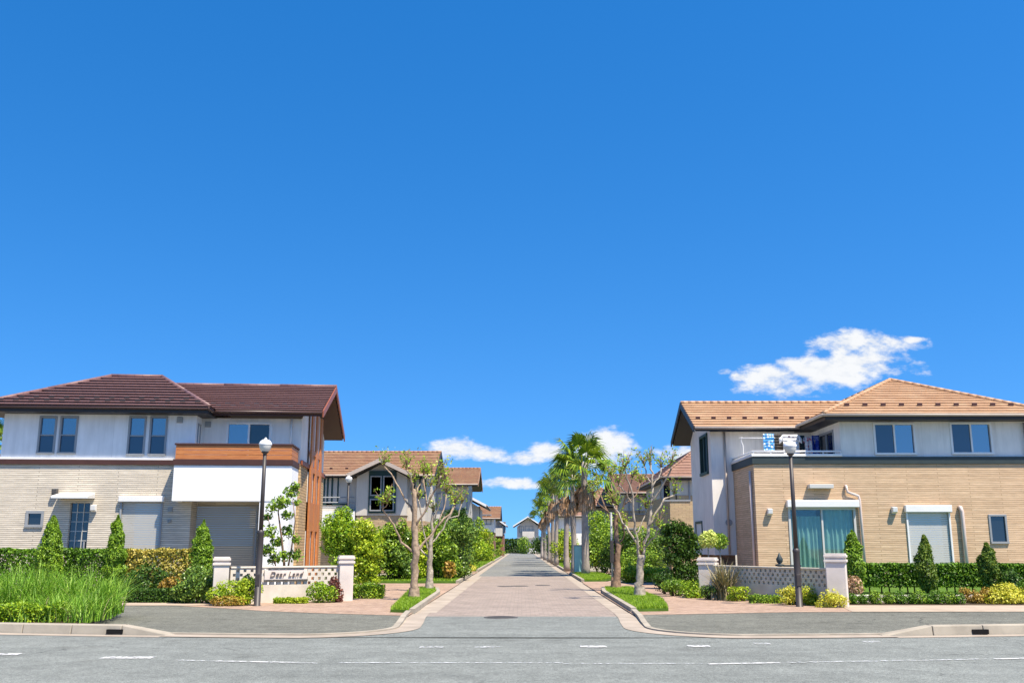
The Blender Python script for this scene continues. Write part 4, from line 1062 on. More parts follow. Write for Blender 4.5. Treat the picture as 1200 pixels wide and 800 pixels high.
b_ = MB(); b_.box(X0 - 0.06, X1 + 0.06, YF - 0.06, YF - 0.001, zP - 0.2, zP + 0.06); b_.box(X0 - 0.06, X0 - 0.001, YF - 0.001, YWG - 0.001, zP - 0.2, zP + 0.06); b_.box(X1 + 0.001, X1 + 0.06, YF - 0.001, YBK, zP - 0.2, zP + 0.06)
b_.build('storey_band', M['greenband'], h2, bevel=0.01)
# balcony deck and its white coping
b_ = MB(); b_.box(X0 + 0.001, XM - 0.001, YF + 0.001, YWG - 0.001, zP - 0.25, zP - 0.19)
bo2 = b_.build('balcony', M['whitetrim'], h2)
b_ = MB(); b_.box(X0 - 0.08, XM - 0.002, YF - 0.09, YF + 0.12, zP + 0.063, zP + 0.16); b_.box(X0 - 0.08, X0 + 0.12, YF + 0.12, YWG - 0.002, zP + 0.063, zP + 0.16); b_.build('coping', M['whitetrim'], bo2, bevel=0.015)
b_ = MB(); zr_ = at(960, 528.5, YF)[1]
b_.tube([(X0 + 0.02, YF + 0.02, zr_), (XM - 0.02, YF + 0.02, zr_)], 0.035, 8); b_.tube([(X0 + 0.02, YF + 0.02, zr_), (X0 + 0.02, YWG - 0.02, zr_)], 0.035, 8)
for k in range(6): x = X0 + 0.02 + k * (XM - X0 - 0.05) / 5; b_.tube([(x, YF + 0.02, zP + 0.15), (x, YF + 0.02, zr_)], 0.02, 6)
b_.build('handrail', M['whitetrim'], bo2, True)
# main hipped roof
apx = 14.75; yap = YF - 0.6 + 4.1
hip_roof(h2, 10.72, 18.95, YF - 0.62, YF + 10.2, zE, 8.02, 'rooforange', 'gutterpale', ridge_along='y', guard=(0.2,), gsp=0.66, ridge=((apx, yap), (apx, yap + 2.2)))
# wing with the gable over the street side
yrw = 40.35; zrr = 7.42
sg = (YWG + 0.55, YWG + 2.1, at(816, 556, YWG + 1.3)[1], at(816, 510, YWG + 1.3)[1])
zBase = 1.22
walls(h2, 'wing_wall', 'cream', lambda mb: (mb.quad((XG, YWG, zBase), (XM, YWG, zBase), (XM, YWG, zSof), (XG, YWG, zSof)), wall_holes(mb, face_left(XG), YWG, YBK, zBase, zSof, [sg]),
      mb.quad((XG, YWG, zSof), (XG, YBK, zSof), (XG, yrw, zrr - 0.2)), mb.quad((XG, YWG, zBase), (X0, YWG, zBase), (X0, YBK, zBase), (XG, YBK, zBase))))
walls(h2, 'wing_base', 'barkbrown', lambda mb: mb.box(XG + 0.25, X0 - 0.01, YWG + 0.25, YBK - 0.1, 0, zBase - 0.003))
window(h2, face_left(XG), *sg, ['glass', 'glassdk'], 'greenframe', 0.09, proud=0.06)
bw = (YWG + 2.4, YWG + 3.9, 1.5, 2.55); window(h2, face_left(XG), *bw, ['glassdk'], 'greenframe', 0.08)
pipe(h2, [(XG + 0.55, YWG - 0.06, 5.95), (XG + 0.55, YWG - 0.06, 1.25)], 'gutterpale', 0.045)
b_ = MB(); xr, zr2 = at(854, 612, YWG); b_.tube([(xr, YWG, zr2), (xr, YWG - 0.08, zr2)], 0.13, 20); a_ = b_.build('round_vent', M['greytrim'], h2)
gable_roof(h2, 'x', XG - 0.72, XM + 2.0, YWG - 0.68, YBK + 0.62, zE - 0.06, zrr, 'rooforange', yrw, 'gutterpale', guard=(0.3,), gsp=0.62, edges=(True, False))
# clothes drying on the balcony
yl_ = YWG - 1.2
tp = thing('clothes_pole', 'white clothes drying pole on brackets across the tan brick house balcony', 'clothes pole', (at(910, 513, yl_)[0], yl_, zP - 0.19))
xa_, zl = at(866, 513, yl_); xb_, _ = at(954, 513, yl_); zl -= zP - 0.19; cx_ = at(910, 513, yl_)[0]
MB().tube([(xa_ - cx_, 0, zl), (xb_ - cx_, 0, zl)], 0.02, 8).build('pole', M['whitetrim'], tp, True)
for q in (xa_ + 0.15, xb_ - 0.15):
    MB().tube([(q - cx_, 0.05, 0), (q - cx_, 0.05, zl - 0.3), (q - cx_ - 0.08, 0.03, zl - 0.08), (q - cx_ - 0.03, 0.0, zl + 0.03)], 0.022, 8).build('bracket', M['whitetrim'], tp, True)
def garmentmat(name, c1, c2, sc, thr=0.5):
    m, t, out = nt(name); p = principled(t, out, 0.9, 0.1); tc = N(t, 'TexCoord')
    v = N(t, 'TexVoronoi'); v.inputs['Scale'].default_value = sc; t.links.new(tc.outputs['Object'], v.inputs['Vector'])
    t.links.new(ramp(t, v.outputs['Distance'], [(thr - 0.08, c1), (thr + 0.08, c2)]), p.inputs['Base Color']); return m
G = [('towel', 'light blue patterned towel leftmost on the balcony washing line', 894, 908, 508, 529, garmentmat('blue_pattern', (0.70, 0.78, 0.85), (0.08, 0.30, 0.62), 9, 0.4), 'towel'),
     ('shirt', 'dark shirt hanging beside the blue patterned towel', 907, 919, 509, 529, M['fascia'], 'shirt'),
     ('shirt', 'white printed shirt hanging on the balcony behind the lamp globe', 917, 937, 509, 535, garmentmat('white_print', (0.12, 0.06, 0.1), (0.78, 0.77, 0.75), 5, 0.2), 'shirt'),
     ('towel', 'dark towel just right of the white printed shirt', 936, 944, 510, 531, M['greenband'], 'towel'),
     ('shirt', 'pink and white patterned cloth on the washing line', 943, 952, 512, 531, garmentmat('pink_pattern', (0.62, 0.16, 0.2), (0.75, 0.72, 0.72), 8, 0.35), 'shirt'),
     ('towel', 'deep blue towel nearest the dark balcony door', 951, 961, 510, 532, garmentmat('deep_blue', (0.20, 0.24, 0.50), (0.03, 0.06, 0.33), 6, 0.4), 'towel')]
for k, (nm, lb, a, b, yt, ybt, mt, ct) in enumerate(G):
    yy = yl_ - 0.03 + 0.02 * (k % 2) - (0.25 if k == 2 else 0)
    xa, z1 = at(a, yt, yy); xb, z0 = at(b, ybt, yy)
    m2 = MB(); nn = 14; cx = (xa + xb) / 2
    P0 = []
    for i in range(nn + 1):
        q = i / nn; e = 0.03 * math.sin(q * 9 + k * 2); P0.append((xa - cx + (xb - xa) * q, e))
    drop = z1 - z0
    for rows in range(6):
        za, zc = -drop * rows / 6, -drop * (rows + 1) / 6
        for (x0_, e0), (x1_, e1) in zip(P0[:-1], P0[1:]):
            f0, f1 = 0.5 + rows * 0.2, 0.5 + (rows + 1) * 0.2
            m2.quad((x0_, e0 * f0, za), (x1_, e1 * f0, za), (x1_, e1 * f1, zc), (x0_, e0 * f1, zc))
    if nm == 'shirt':
        for s_ in (0, 1):
            xs_ = xa - cx if s_ == 0 else xb - cx; o_ = -0.13 if s_ == 0 else 0.13
            m2.quad((xs_, 0, 0), (xs_, 0, -drop * 0.3), (xs_ + o_, 0.02, -drop * 0.42), (xs_ + o_ * 1.1, 0.02, -drop * 0.2))
    o = m2.build(nm, mt, None, True); o.location = (cx, yy, z1); sl_ = o.modifiers.new('thick', 'SOLIDIFY'); sl_.thickness = 0.012
    tag(o, lb, ct, 'washing on the balcony')

# ------------------------------------------------------------------ houses along the street
def far_window(h, mp, u, z, w_, hh, fm='greenframe', panes=('glassdk', 'glassdk'), split='v'):
    return window(h, mp, u - w_ / 2, u + w_ / 2, z - hh / 2, z + hh / 2, list(panes), fm, 0.08, 0.05, split=split)

# second on the left: orange roof, cross gable with a green framed bay
Y2 = 58.5
h3 = thing('cross_gable_house', 'house with orange roof and front gable holding a tall dark green framed window', 'house', (0, 0, 0))
xl, xr = -16.0, at(513, 545, 61)[0] - 0.5
zE2 = at(400, 556, 57.9)[1]; zR2 = at(450, 530, 62)[1]
walls(h3, 'upper_wall', 'fargrey', lambda mb: (mb.box(xl, xr, Y2, 65.5, 3.0, zE2 - 0.15), mb.quad((xr, Y2, zE2 - 0.15), (xr, 65.5, zE2 - 0.15), (xr, 62, zR2 - 0.2))))
walls(h3, 'brick_wall', 'brickF', lambda mb: mb.box(xl - 0.02, xr + 0.02, Y2 - 0.03, 65.5, 0, 3.0))
gable_roof(h3, 'x', xl - 0.6, xr + 0.6, Y2 - 0.65, 66.1, zE2, zR2, 'roofmid', 62.0, guard=(0.22,), gsp=0.95)
gx0, gx1 = at(410, 556, 57.2)[0], at(483, 556, 57.2)[0]; gxm = (gx0 + gx1) / 2; gzr = at(447, 538, 57)[1]; gze = at(410, 556, 57.2)[1]
walls(h3, 'gable_wall', 'fargrey', lambda mb: (mb.box(gx0 + 0.35, gx1 - 0.35, Y2 - 0.9, Y2 - 0.001, 3.3, gze - 0.1), mb.prism([(gx0 + 0.35, Y2 - 0.9, gze - 0.1), (gx1 - 0.35, Y2 - 0.9, gze - 0.1), (gxm, Y2 - 0.9, gzr - 0.2)], [(gx0 + 0.35, Y2 + 2, gze - 0.1), (gx1 - 0.35, Y2 + 2, gze - 0.1), (gxm, Y2 + 2, gzr - 0.2)])))
walls(h3, 'gable_base', 'brickF', lambda mb: mb.box(gx0 + 0.4, gx1 - 0.4, Y2 - 0.85, Y2 - 0.031, 0, 3.3))
gable_roof(h3, 'y', Y2 - 1.9, Y2 + 2.8, gx0 - 0.05, gx1 + 0.05, gze, gzr, 'roofmid', barge='gutterpale', edges=(True, False))
gf = face_front(Y2 - 0.9)
wx0, wx1 = at(432, 580, Y2 - 0.9)[0], at(464, 580, Y2 - 0.9)[0]; wz0, wz1 = at(440, 601, Y2 - 0.9)[1], at(440, 547, Y2 - 0.9)[1]
b_ = MB(); b_.mbox(gf, wx0, wx1, 0.001, 0.07, wz0, min(wz1, gze + 0.25)); b_.build('bay_panel', M['greenframe'], h3)
gq = lambda u, d, z: (u, Y2 - 1.0 - d, z)
for a, b in ((0.07, 0.46), (0.54, 0.93)):
    for c, d in ((0.05, 0.30), (0.38, 0.80)):
        window(h3, gq, wx0 + (wx1 - wx0) * a, wx0 + (wx1 - wx0) * b, wz0 + (wz1 - wz0) * c, wz0 + (wz1 - wz0) * d, ['glassdk'], 'polegrey', 0.05, 0.02)
b_ = MB(); b_.box(xl, gx0 + 0.3, Y2 - 0.95, Y2 - 0.05, 2.5, 3.55); bo3 = b_.build('balcony', M['white'], h3)
b_ = MB()
for z in (3.75, 4.05, 4.35): b_.tube([(xl, Y2 - 0.9, z), (gx0 + 0.25, Y2 - 0.9, z)], 0.035, 6)
b_.build('railing', M['polegrey'], bo3, True)
far_window(h3, face_front(Y2), at(396, 575, Y2)[0], 4.9, 1.3, 1.9); far_window(h3, face_front(Y2), at(380, 575, Y2)[0], 4.9, 1.0, 1.9)
far_window(h3, face_front(Y2), at(492, 578, Y2)[0], 5.0, 0.7, 1.1)

def simple_house(label, x0, x1, y0, y1, ze, zr, ax, roof, upper, lower, zsplit=3.1, wins=(), name='house', ov=0.8, barge='fascia', balcony=None, fm='greytrim', group=None):
    h = thing(name, label, 'house', (0, 0, 0), 0, group)
    xm_, ym_ = (x0 + x1) / 2, (y0 + y1) / 2
    def up(mb):
        mb.box(x0, x1, y0, y1, zsplit, ze - 0.12)
        if ax == 'x':
            for x in (x0, x1): mb.quad((x, y0, ze - 0.12), (x, y1, ze - 0.12), (x, ym_, zr - 0.22))
        elif ax == 'y':
            for y in (y0, y1): mb.quad((x0, y, ze - 0.12), (x1, y, ze - 0.12), (xm_, y, zr - 0.22))
    walls(h, 'upper_wall', upper, up)
    walls(h, 'lower_wall', lower, lambda mb: mb.box(x0 - 0.03, x1 + 0.03, y0 - 0.03, y1 + 0.03, 0, zsplit - 0.003))
    if ax == 'hip':
        k = min(x1 - x0, y1 - y0) / 2 + ov
        if x1 - x0 >= y1 - y0: rg = ((x0 - ov + k, ym_), (x1 + ov - k, ym_)); ra = 'x'
        else: rg = ((xm_, y0 - ov + k), (xm_, y1 + ov - k)); ra = 'y'
        hip_roof(h, x0 - ov, x1 + ov, y0 - ov, y1 + ov, ze, zr, roof, ridge_along=ra, ridge=rg)
    elif ax == 'x': gable_roof(h, 'x', x0 - ov, x1 + ov, y0 - ov, y1 + ov, ze, zr, roof, barge=barge)
    else: gable_roof(h, 'y', y0 - ov - 0.7, y1 + ov, x0 - ov, x1 + ov, ze, zr, roof, barge=barge)
    for side, u, z, w_, hh in wins:
        mp = face_front(y0 - (0.03 if z < zsplit else 0)) if side == 'f' else (face_right(x1 + (0.03 if z < zsplit else 0)) if side == 'r' else face_left(x0 - (0.03 if z < zsplit else 0)))
        far_window(h, mp, u, z, w_, hh, fm)
    if balcony:
        a, b, d, za, zb_ = balcony
        MB().box(a, b, y0 - d, y0 - 0.035, za, zb_).build('balcony', M['fargrey'], h, bevel=0.02)
    return h

def zat(px, py, Y): return at(px, py, Y)[1]
def xat(px, Y, py=600): return at(px, py, Y)[0]
# left row behind the bushes
simple_house('grey walled house with a short brown tile roof, next beyond the cross gabled house', xat(500, 77), xat(549, 77), 76, 83, zat(530, 567, 75.5), zat(530, 549, 79.5), 'x', 'roofmid', 'fargrey', 'brickF', wins=(('f', xat(520, 76), 4.9, 1.2, 1.3), ('f', xat(540, 76), 4.9, 1.0, 1.3), ('r', 79.5, 4.8, 1.0, 1.2)), barge='roofmid')
simple_house('grey gabled house with a white barge board, third along the left side of the street', xat(500, 93, 590), xat(561, 93, 590), 92, 102, zat(566, 592, 92), zat(531, 571, 92), 'y', 'roofmid', 'fargrey', 'brickF', wins=(('f', xat(545, 92), 4.4, 1.2, 1.5), ('f', xat(528, 92), 4.4, 1.2, 1.5), ('r', 95, 4.6, 1.2, 1.2)), barge='whitetrim')
simple_house('house with red brown brick upper storey between two grey gables on the left', xat(556, 120), xat(579, 120), 119, 127, zat(575, 607, 119), zat(575, 594, 123), 'x', 'roofmid', 'cream', 'brickRed', wins=(('f', xat(570, 119), 4.6, 1.2, 1.2),))
simple_house('small grey gabled house with white balcony, farthest on the left side', xat(566, 140), xat(590, 140), 139, 149, zat(594, 615, 139), zat(578, 604, 139), 'y', 'roofmid', 'fargrey', 'brickRed', wins=(('f', xat(588, 139), 4.0, 1.1, 1.6),), barge='whitetrim', ov=0.45, balcony=(xat(577, 139), xat(589, 139), 1.0, 2.8, 3.9))
simple_house('pale gabled house with white balcony closing the far end of the street', xat(606, 196), xat(631, 196), 195, 207, zat(604, 616, 195), zat(619, 605, 195), 'y', 'roofmid', 'fargrey', 'cream', zsplit=3.2, wins=(('f', xat(620, 195), 4.4, 1.6, 1.8), ('f', xat(611, 195), 4.6, 0.9, 1.2)), barge='whitetrim', balcony=(xat(612, 195), xat(626, 195), 1.2, 2.9, 4.2))
# right row
simple_house('red roofed house with pale siding and tan brick, right behind the tan brick house', xat(785, 60.8), xat(858, 60), 60.5, 72, zat(790, 558, 60), zat(790, 558, 60) + 1.75, 'hip', 'roofred', 'fargrey', 'brickF', zsplit=zat(790, 580, 60.5), wins=(('f', xat(793, 60.5), 4.9, 1.7, 1.3), ('l', 64, 4.7, 1.2, 1.4), ('l', 67, 2.0, 1.4, 1.8)), ov=0.55)
h_ = simple_house('red roofed house with beige lower walls, behind the pollarded trees on the right', xat(730, 78), xat(772, 78), 76, 87, zat(750, 577, 75.5), zat(740, 556, 81), 'x', 'roofred', 'fargrey', 'brickF', zsplit=zat(750, 598, 76), wins=(('f', xat(749, 76), 4.6, 1.6, 1.4), ('f', xat(764, 76), 4.6, 0.8, 1.2), ('f', xat(742, 76), 2.0, 1.5, 1.7)))
simple_house('low house with weathered pink roof and white gutter, beside the palms', xat(688, 84), xat(722, 84), 83, 92, zat(700, 592, 82.5), zat(700, 574, 87), 'hip', 'roofred', 'fargrey', 'cream', zsplit=2.4, wins=(('f', xat(705, 83), 3.7, 2.0, 1.3), ('f', xat(694, 83), 3.6, 0.9, 1.2)))
simple_house('house with cream walls mostly hidden behind the row of palms', xat(655, 120), xat(682, 120), 119, 128, zat(670, 604, 119), zat(670, 590, 124), 'hip', 'roofred', 'cream', 'cream', wins=(('f', xat(668, 119), 4.5, 1.4, 1.2),))
simple_house('small brown roofed house showing at the left edge behind the cream brick house', -32, -21.8, 47, 55, 4.4, 6.2, 'x', 'roofmid', 'cream', 'brickF', zsplit=2.4, wins=(('f', -26, 3.4, 1.2, 1.2),))

# ------------------------------------------------------------------ walls with pierced blocks
def pierced_wall(name, label, A, B, h, mats, rows=4, solid=0.52, sign=None):
    A, B = Vector(A), Vector(B); d = (B - A); Ln = d.length; ang = math.atan2(d.y, d.x)
    t = thing(name, label, 'garden wall', (A.x, A.y, 0), ang)
    mb = MB(); mb.box(0, Ln, -0.06, 0.06, 0, solid)
    rh_ = (h - 0.05 - solid) / rows; cw = 0.19; hw = 0.078
    s0 = s1 = None
    if sign: s0, s1 = sign
    for r in range(rows):
        z0 = solid + r * rh_; z1 = z0 + rh_; za, zc = z0 + rh_ * 0.16, z1 - rh_ * 0.16
        mb.box(0, Ln, -0.06, 0.06, z0, za); mb.box(0, Ln, -0.06, 0.06, zc, z1)
        x = 0.0; off = 0.06 + (cw / 2 if r % 2 else 0); prev = 0.0
        while off + hw < Ln - 0.03:
            mb.box(prev, off, -0.06, 0.06, za, zc); prev = off + hw; off += cw
        mb.box(prev, Ln, -0.06, 0.06, za, zc)
    mb.build('block_panel', M[mats[0]], t)
    MB().box(-0.0, Ln, -0.085, 0.085, h - 0.05, h).build('coping', M[mats[0]], t, bevel=0.012)
    return t, Ln
def pillar(label, x, y, h, w_, rot):
    t = thing('gate_pillar', label, 'pillar', (x, y, 0), rot, 'rendered pillars at the ends of the pierced walls')
    MB().box(-w_ / 2, w_ / 2, -w_ / 2, w_ / 2, 0, h - 0.22).build('shaft', M['pillar'], t, bevel=0.02)
    m2 = MB(); e = 0.035
    m2.box(-w_ / 2 - e, w_ / 2 + e, -w_ / 2 - e, w_ / 2 + e, h - 0.22, h - 0.155)
    m2.box(-w_ / 2, w_ / 2, -w_ / 2, w_ / 2, h - 0.155, h - 0.10); m2.box(-w_ / 2 - e, w_ / 2 + e, -w_ / 2 - e, w_ / 2 + e, h - 0.10, h - 0.04)
    m2.box(-w_ / 2 - 0.01, w_ / 2 + 0.01, -w_ / 2 - 0.01, w_ / 2 + 0.01, h - 0.04, h)
    m2.build('cap', M['pillar'], t, bevel=0.008)
pLa = gp(257, 709); pLb = gp(404, 705); pRa = gp(831, 701); pRb = gp(983, 712)
rl = math.atan2(pLb[1] - pLa[1], pLb[0] - pLa[0]); rr_ = math.atan2(pRb[1] - pRa[1], pRb[0] - pRa[0])
pillar('pale pillar at the left end of the sign wall, beside the golden shrub', *pLa, 1.28, 0.40, rl * 0.6)
pillar('pale pillar at the street end of the sign wall, in front of the lime bush', *pLb, 1.30, 0.40, rl * 0.6)
pillar('weathered pillar half hidden by the flax, under the small round topped tree', *pRa, 1.22, 0.50, rr_ * 0.35)
pillar('tall pale pillar beside the conifer, at the outer end of the plain pierced wall', *pRb, 1.38, 0.50, rr_ * 0.35)
def between(a, b, m): 
    a, b = Vector(a), Vector(b); d = (b - a).normalized(); return tuple(a + d * m), tuple(b - d * m)
qa, qb = between(pLa, pLb, 0.24); wl, LnL = pierced_wall('sign_wall', 'cream pierced block wall carrying a name plate, below the wooden balcony house', qa, qb, 1.02, ('block',), 4, 0.50)
qa2, qb2 = between(pRa, pRb, 0.27); wr, LnR = pierced_wall('pierced_wall', 'grey cream pierced block wall without a sign, before the tan brick house', qa2, qb2, 1.0, ('blockgrey',), 4, 0.50)
# name plate
def along(px, py):                                               # distance along the sign wall
    r = ray(px, py); c, n = math.cos(rl), math.sin(rl); k = r[0] / r[1]
    return (k * qa[1] - qa[0]) / (c - k * n)
s0, s1 = along(309, 675), along(359, 675)
sg_ = MB(); sg_.box(s0, s1, -0.10, -0.062, 0.655, 0.935); sgo = sg_.build('sign_plate', M['pillar'], wl, bevel=0.008)
b_ = MB(); b_.box(s0, s1 + 0.02, -0.115, -0.064, 0.625, 0.652); b_.box(s0 + 0.1, s1 - 0.1, -0.115, -0.064, 0.938, 0.968); b_.build('sign_rail', M['iron'], sgo)
tx = bpy.data.curves.new('lettering', 'FONT'); tx.body = 'Dear Land'; tx.size = 0.195; tx.shear = 0.3; tx.extrude = 0.012; tx.align_x = 'CENTER'; tx.align_y = 'CENTER'; tx.space_character = 1.12; tx.offset = 0.001
tx.materials.append(M['letter']); to = bpy.data.objects.new('lettering', tx); link(to, sgo); to.location = ((s0 + s1) / 2, -0.118, 0.795); to.rotation_euler = (PI / 2, 0, 0)

# ------------------------------------------------------------------ lamps, posts
def lamp(label, x, y, h, first=None, collar=1.25, r=0.06):
    t = thing('street_lamp', label, 'street lamp', (x, y, 0), 0, 'globe street lamps')
    MB().lathe([(r * 2.0, 0), (r * 2.0, 0.03), (r * 1.25, 0.05), (r * 1.2, collar - 0.03), (r * 1.35, collar), (r * 1.35, collar + 0.05), (r * 0.9, collar + 0.09)], n=16).build('base_sleeve', M['pole'], t, True)
    MB().tube([(0, 0, collar + 0.05), (0, 0, h - 0.38)], [r * 0.85, r * 0.7], 14).build('pole', M['pole'], t, True)
    m2 = MB(); m2.lathe([(0.045, h - 0.46), (0.06, h - 0.42), (0.10, h - 0.385), (0.10, h - 0.37), (0.03, h - 0.36)], n=20); m2.build('collar', M['pole'], t, True)
    g = MB().lathe([(0.09, h - 0.37), (0.125, h - 0.33), (0.155, h - 0.26), (0.165, h - 0.19)], n=24).build('globe', M['globe'], t, True)
    MB().lathe([(0.17, h - 0.195), (0.178, h - 0.18), (0.172, h - 0.15), (0.14, h - 0.09), (0.085, h - 0.05), (0.035, h - 0.035), (0.03, h - 0.01), (0.015, h + 0.01), (0.001, h + 0.015)], n=24).build('cap', M['capwhite'], t, True)
    if collar > 1: MB().box(-0.055, 0.055, -r * 1.35, -r * 1.1, 0.55, 0.85).build('access_door', M['pole'], t, bevel=0.008)
    return t
xL, yL = gp(301, 711); lamp('globe street lamp standing before the sign wall and wooden balcony house', xL, yL, at(310, 513, yL)[1], collar=1.9, r=0.07)
xR, yR = gp(937, 712); lamp('globe street lamp standing before the plain pierced wall and tan brick house', xR, yR, at(927, 515, yR)[1], collar=1.42, r=0.07)
Yl = 50.0; lamp('smaller distant globe lamp rising over bushes beside the orange roofed gable house', at(407.5, 600, Yl)[0], Yl, at(408, 557, Yl)[1])
xs_, ys_ = gp(718, 693); t_ = thing('sign_post', 'thin grey post with a narrow plate on the brick kerb by the trees', 'sign post', (xs_, ys_, 0), 0)
MB().tube([(0, 0, 0), (0, 0, at(717, 600, ys_)[1])], 0.038, 10).build('post', M['polegrey'], t_, True)
MB().box(-0.05, 0.05, -0.22, 0.22, 1.0, 1.75).build('plate', M['pole'], t_, bevel=0.01)
MB().lathe([(0.055, 0), (0.055, 0.45), (0.04, 0.5)], n=12).build('sleeve', M['barkbrown'], t_, True)
Yt = 52.0; xt = at(677.5, 670, Yt)[0]; t_ = thing('teal_board', 'upright teal board standing on the turf between the palm trunks', 'sign board', (xt, Yt, 0.1), 0.1)
MB().box(-0.2, 0.2, -0.04, 0.04, 0.12, 1.45).build('board', M['teal'], t_, bevel=0.012)
m2 = MB(); m2.box(-0.22, -0.201, -0.05, 0.05, 0, 1.5); m2.box(0.201, 0.22, -0.05, 0.05, 0, 1.5); m2.box(-0.2, 0.2, -0.05, 0.05, 1.451, 1.5); m2.build('frame', M['greytrim'], t_)

# parked car far down the street
Yc = 150.0
def car(label, x, y, rz):
    t = thing('parked_car', label, 'car', (x, y, 0), rz)
    prof = [(-2.1, 0.35), (-2.12, 0.75), (-1.75, 0.92), (-1.15, 0.98), (-0.6, 1.42), (0.9, 1.46), (1.7, 1.0), (2.05, 0.92), (2.1, 0.35)]
    m = MB(); m.prism([(-0.82, a, b) for a, b in prof], [(0.82, a, b) for a, b in prof]); m.build('body', M['capwhite'], t, bevel=0.07)
    m = MB(); m.quad((-0.68, -1.17, 1.0), (0.68, -1.17, 1.0), (0.6, -0.68, 1.39), (-0.6, -0.68, 1.39)); o = m.build('windscreen', M['glassdk'], t); o.location = (0, -0.02, 0.02)
    for sx in (-1, 1):
        m = MB(); m.quad((sx * 0.83, -1.0, 1.0), (sx * 0.83, 1.45, 1.0), (sx * 0.83, 0.85, 1.38), (sx * 0.83, -0.52, 1.36)); m.build('side_window', M['glassdk'], t)
        m = MB(); m.box(sx * 0.6 - 0.16, sx * 0.6 + 0.16, -2.15, -2.08, 0.66, 0.8); m.build('headlight', M['globe'], t, bevel=0.02)
        for yy in (-1.35, 1.3):
            m = MB(); m.tube([(sx * 0.62, yy, 0.31), (sx * 0.84, yy, 0.31)], 0.31, 18); wv_ = m.build('wheel', M['fascia'], t)
            m = MB(); m.tube([(sx * 0.83, yy, 0.31), (sx * 0.85, yy, 0.31)], 0.19, 14); m.build('rim', M['greytrim'], wv_)
    m = MB(); m.box(-0.25, 0.25, -2.17, -2.11, 0.45, 0.56); m.build('number_plate', M['whitetrim'], t)
    return t
car('white car parked on the drive before the pale end house', at(620.5, 646, 184)[0], 184, 0.12)

# ------------------------------------------------------------------ palms
def frond_arrays(rng, n_fronds, R, dead=False):
    """fan palm leaves: petiole and a pleated fan of pointed segments. returns strips (n,3,2,3) and petiole paths"""
    out = []; pet = []
    for i in range(n_fronds):
        az = 2.39996 * i + rng.uniform(-0.35, 0.35); q = i / n_fronds
        el = rng.uniform(-1.5, -1.2) if dead else (1.45 - 1.95 * q + rng.uniform(-0.15, 0.15))
        L = R * rng.uniform(0.40, 0.66) * (0.55 if dead else 1.0)
        d = np.array([math.cos(az) * math.cos(el), math.sin(az) * math.cos(el), math.sin(el)])
        b0 = np.array([0, 0, rng.uniform(-0.75, -0.1) if dead else -0.5 * q]) + np.array([math.cos(az), math.sin(az), 0]) * 0.15
        tip = b0 + d * L + np.array([0, 0, -0.04 * L])
        pet.append((b0, b0 + d * L * 0.5 + np.array([0, 0, 0.03]), tip))
        s = np.array([-math.sin(az), math.cos(az), 0.0]); up = np.cross(d, s); up = -up if up[2] < 0 else up
        rl_ = rng.uniform(-0.6, 0.6); s = s * math.cos(rl_) + up * math.sin(rl_)
        nseg = 20; Ls = R * rng.uniform(0.50, 0.64) * (0.85 if dead else 1)
        for k in range(nseg):
            a = (k / (nseg - 1) - 0.5) * (1.3 if dead else 3.9)
            dirv = d * math.cos(a) + s * math.sin(a) * (0.6 if dead else 1.0); ln = Ls * (0.68 + 0.32 * math.cos(a)) * rng.uniform(0.88, 1.1)
            side = -d * math.sin(a) + s * math.cos(a); wv_ = 0.05 * R
            sag = (0.28 if not dead else 0.1) * ln + 0.06 * abs(rng.normal())
            p0 = tip; p1 = tip + dirv * ln * 0.55 + up * 0.06 * ln; p2 = tip + dirv * ln + np.array([0, 0, -sag])
            out.append([[p0 - side * 0.01, p0 + side * 0.01], [p1 - side * wv_ * 0.5, p1 + side * wv_ * 0.5 + up * 0.02], [p2 - side * 0.004, p2 + side * 0.004]])
    return np.array(out), pet

def palm(label, x, y, h, R, r=0.17, nf=36, group='fan palms along the right side of the street', lean=0.0):
    rng, sd = rngs()
    t = thing('palm_tree', label, 'palm tree', (x, y, 0.05), rng.uniform(0, 6), group)
    n = 14; pts = [(lean * (i / n) ** 2, 0.05 * math.sin(i * 0.5), h * i / n) for i in range(n + 1)]
    rad = [r * (1.3 - 0.3 * min(1, i / 2.0)) * (1 + 0.03 * (i % 2)) * (1 - 0.2 * i / n) for i in range(n + 1)]
    MB().tube(pts, rad, 14).build('trunk', M['palmtrunk'], t, True)
    V, pet = frond_arrays(rng, nf, R); V = V + np.array([lean, 0, h]); cr = strips_obj('crown', V, M['l_palm'], t)
    mb = MB()
    for p in pet: mb.tube([tuple(q + np.array([lean, 0, h])) for q in p], [0.03, 0.022, 0.015], 5)
    mb.build('petioles', M['l_lime'], cr, True)
    V, pet = frond_arrays(rng, 26, R * 0.9, True); V = V + np.array([lean, 0, h - 0.55]); strips_obj('dead_frond_skirt', V, M['l_dead'], t)
    return t
PL = [(686.5, 674, 541, 1.9, 'nearest and tallest fan palm, beside the teal board'), (672.5, 671.5, 556, 1.35, 'fan palm just left of the teal board, trunk in shade'),
      (664.5, 669, 560, 1.35, 'slender pale fan palm, third from the teal board'), (652.5, 662.5, 566, 1.5, 'fan palm at the near end of the far turf strip'), (648, 660.5, 574, 1.5, 'fan palm with pale trunk on the far turf strip, second in line'),
      (643.5, 658.5, 582, 1.5, 'fan palm on the far turf strip, third in line'), (638.5, 656, 592, 1.5, 'fan palm beyond the turf, second from the far end of the row'), (635.5, 654, 599, 1.5, 'farthest and smallest fan palm of the row')]
for px, py, pc, R_, lb in PL:
    x, y = gp(px, py, 0.05); palm(lb, x, y, at(px, pc, y)[1] - 0.05, R_, 0.19 if py > 673 else 0.16, 30 if py > 673 else 22)
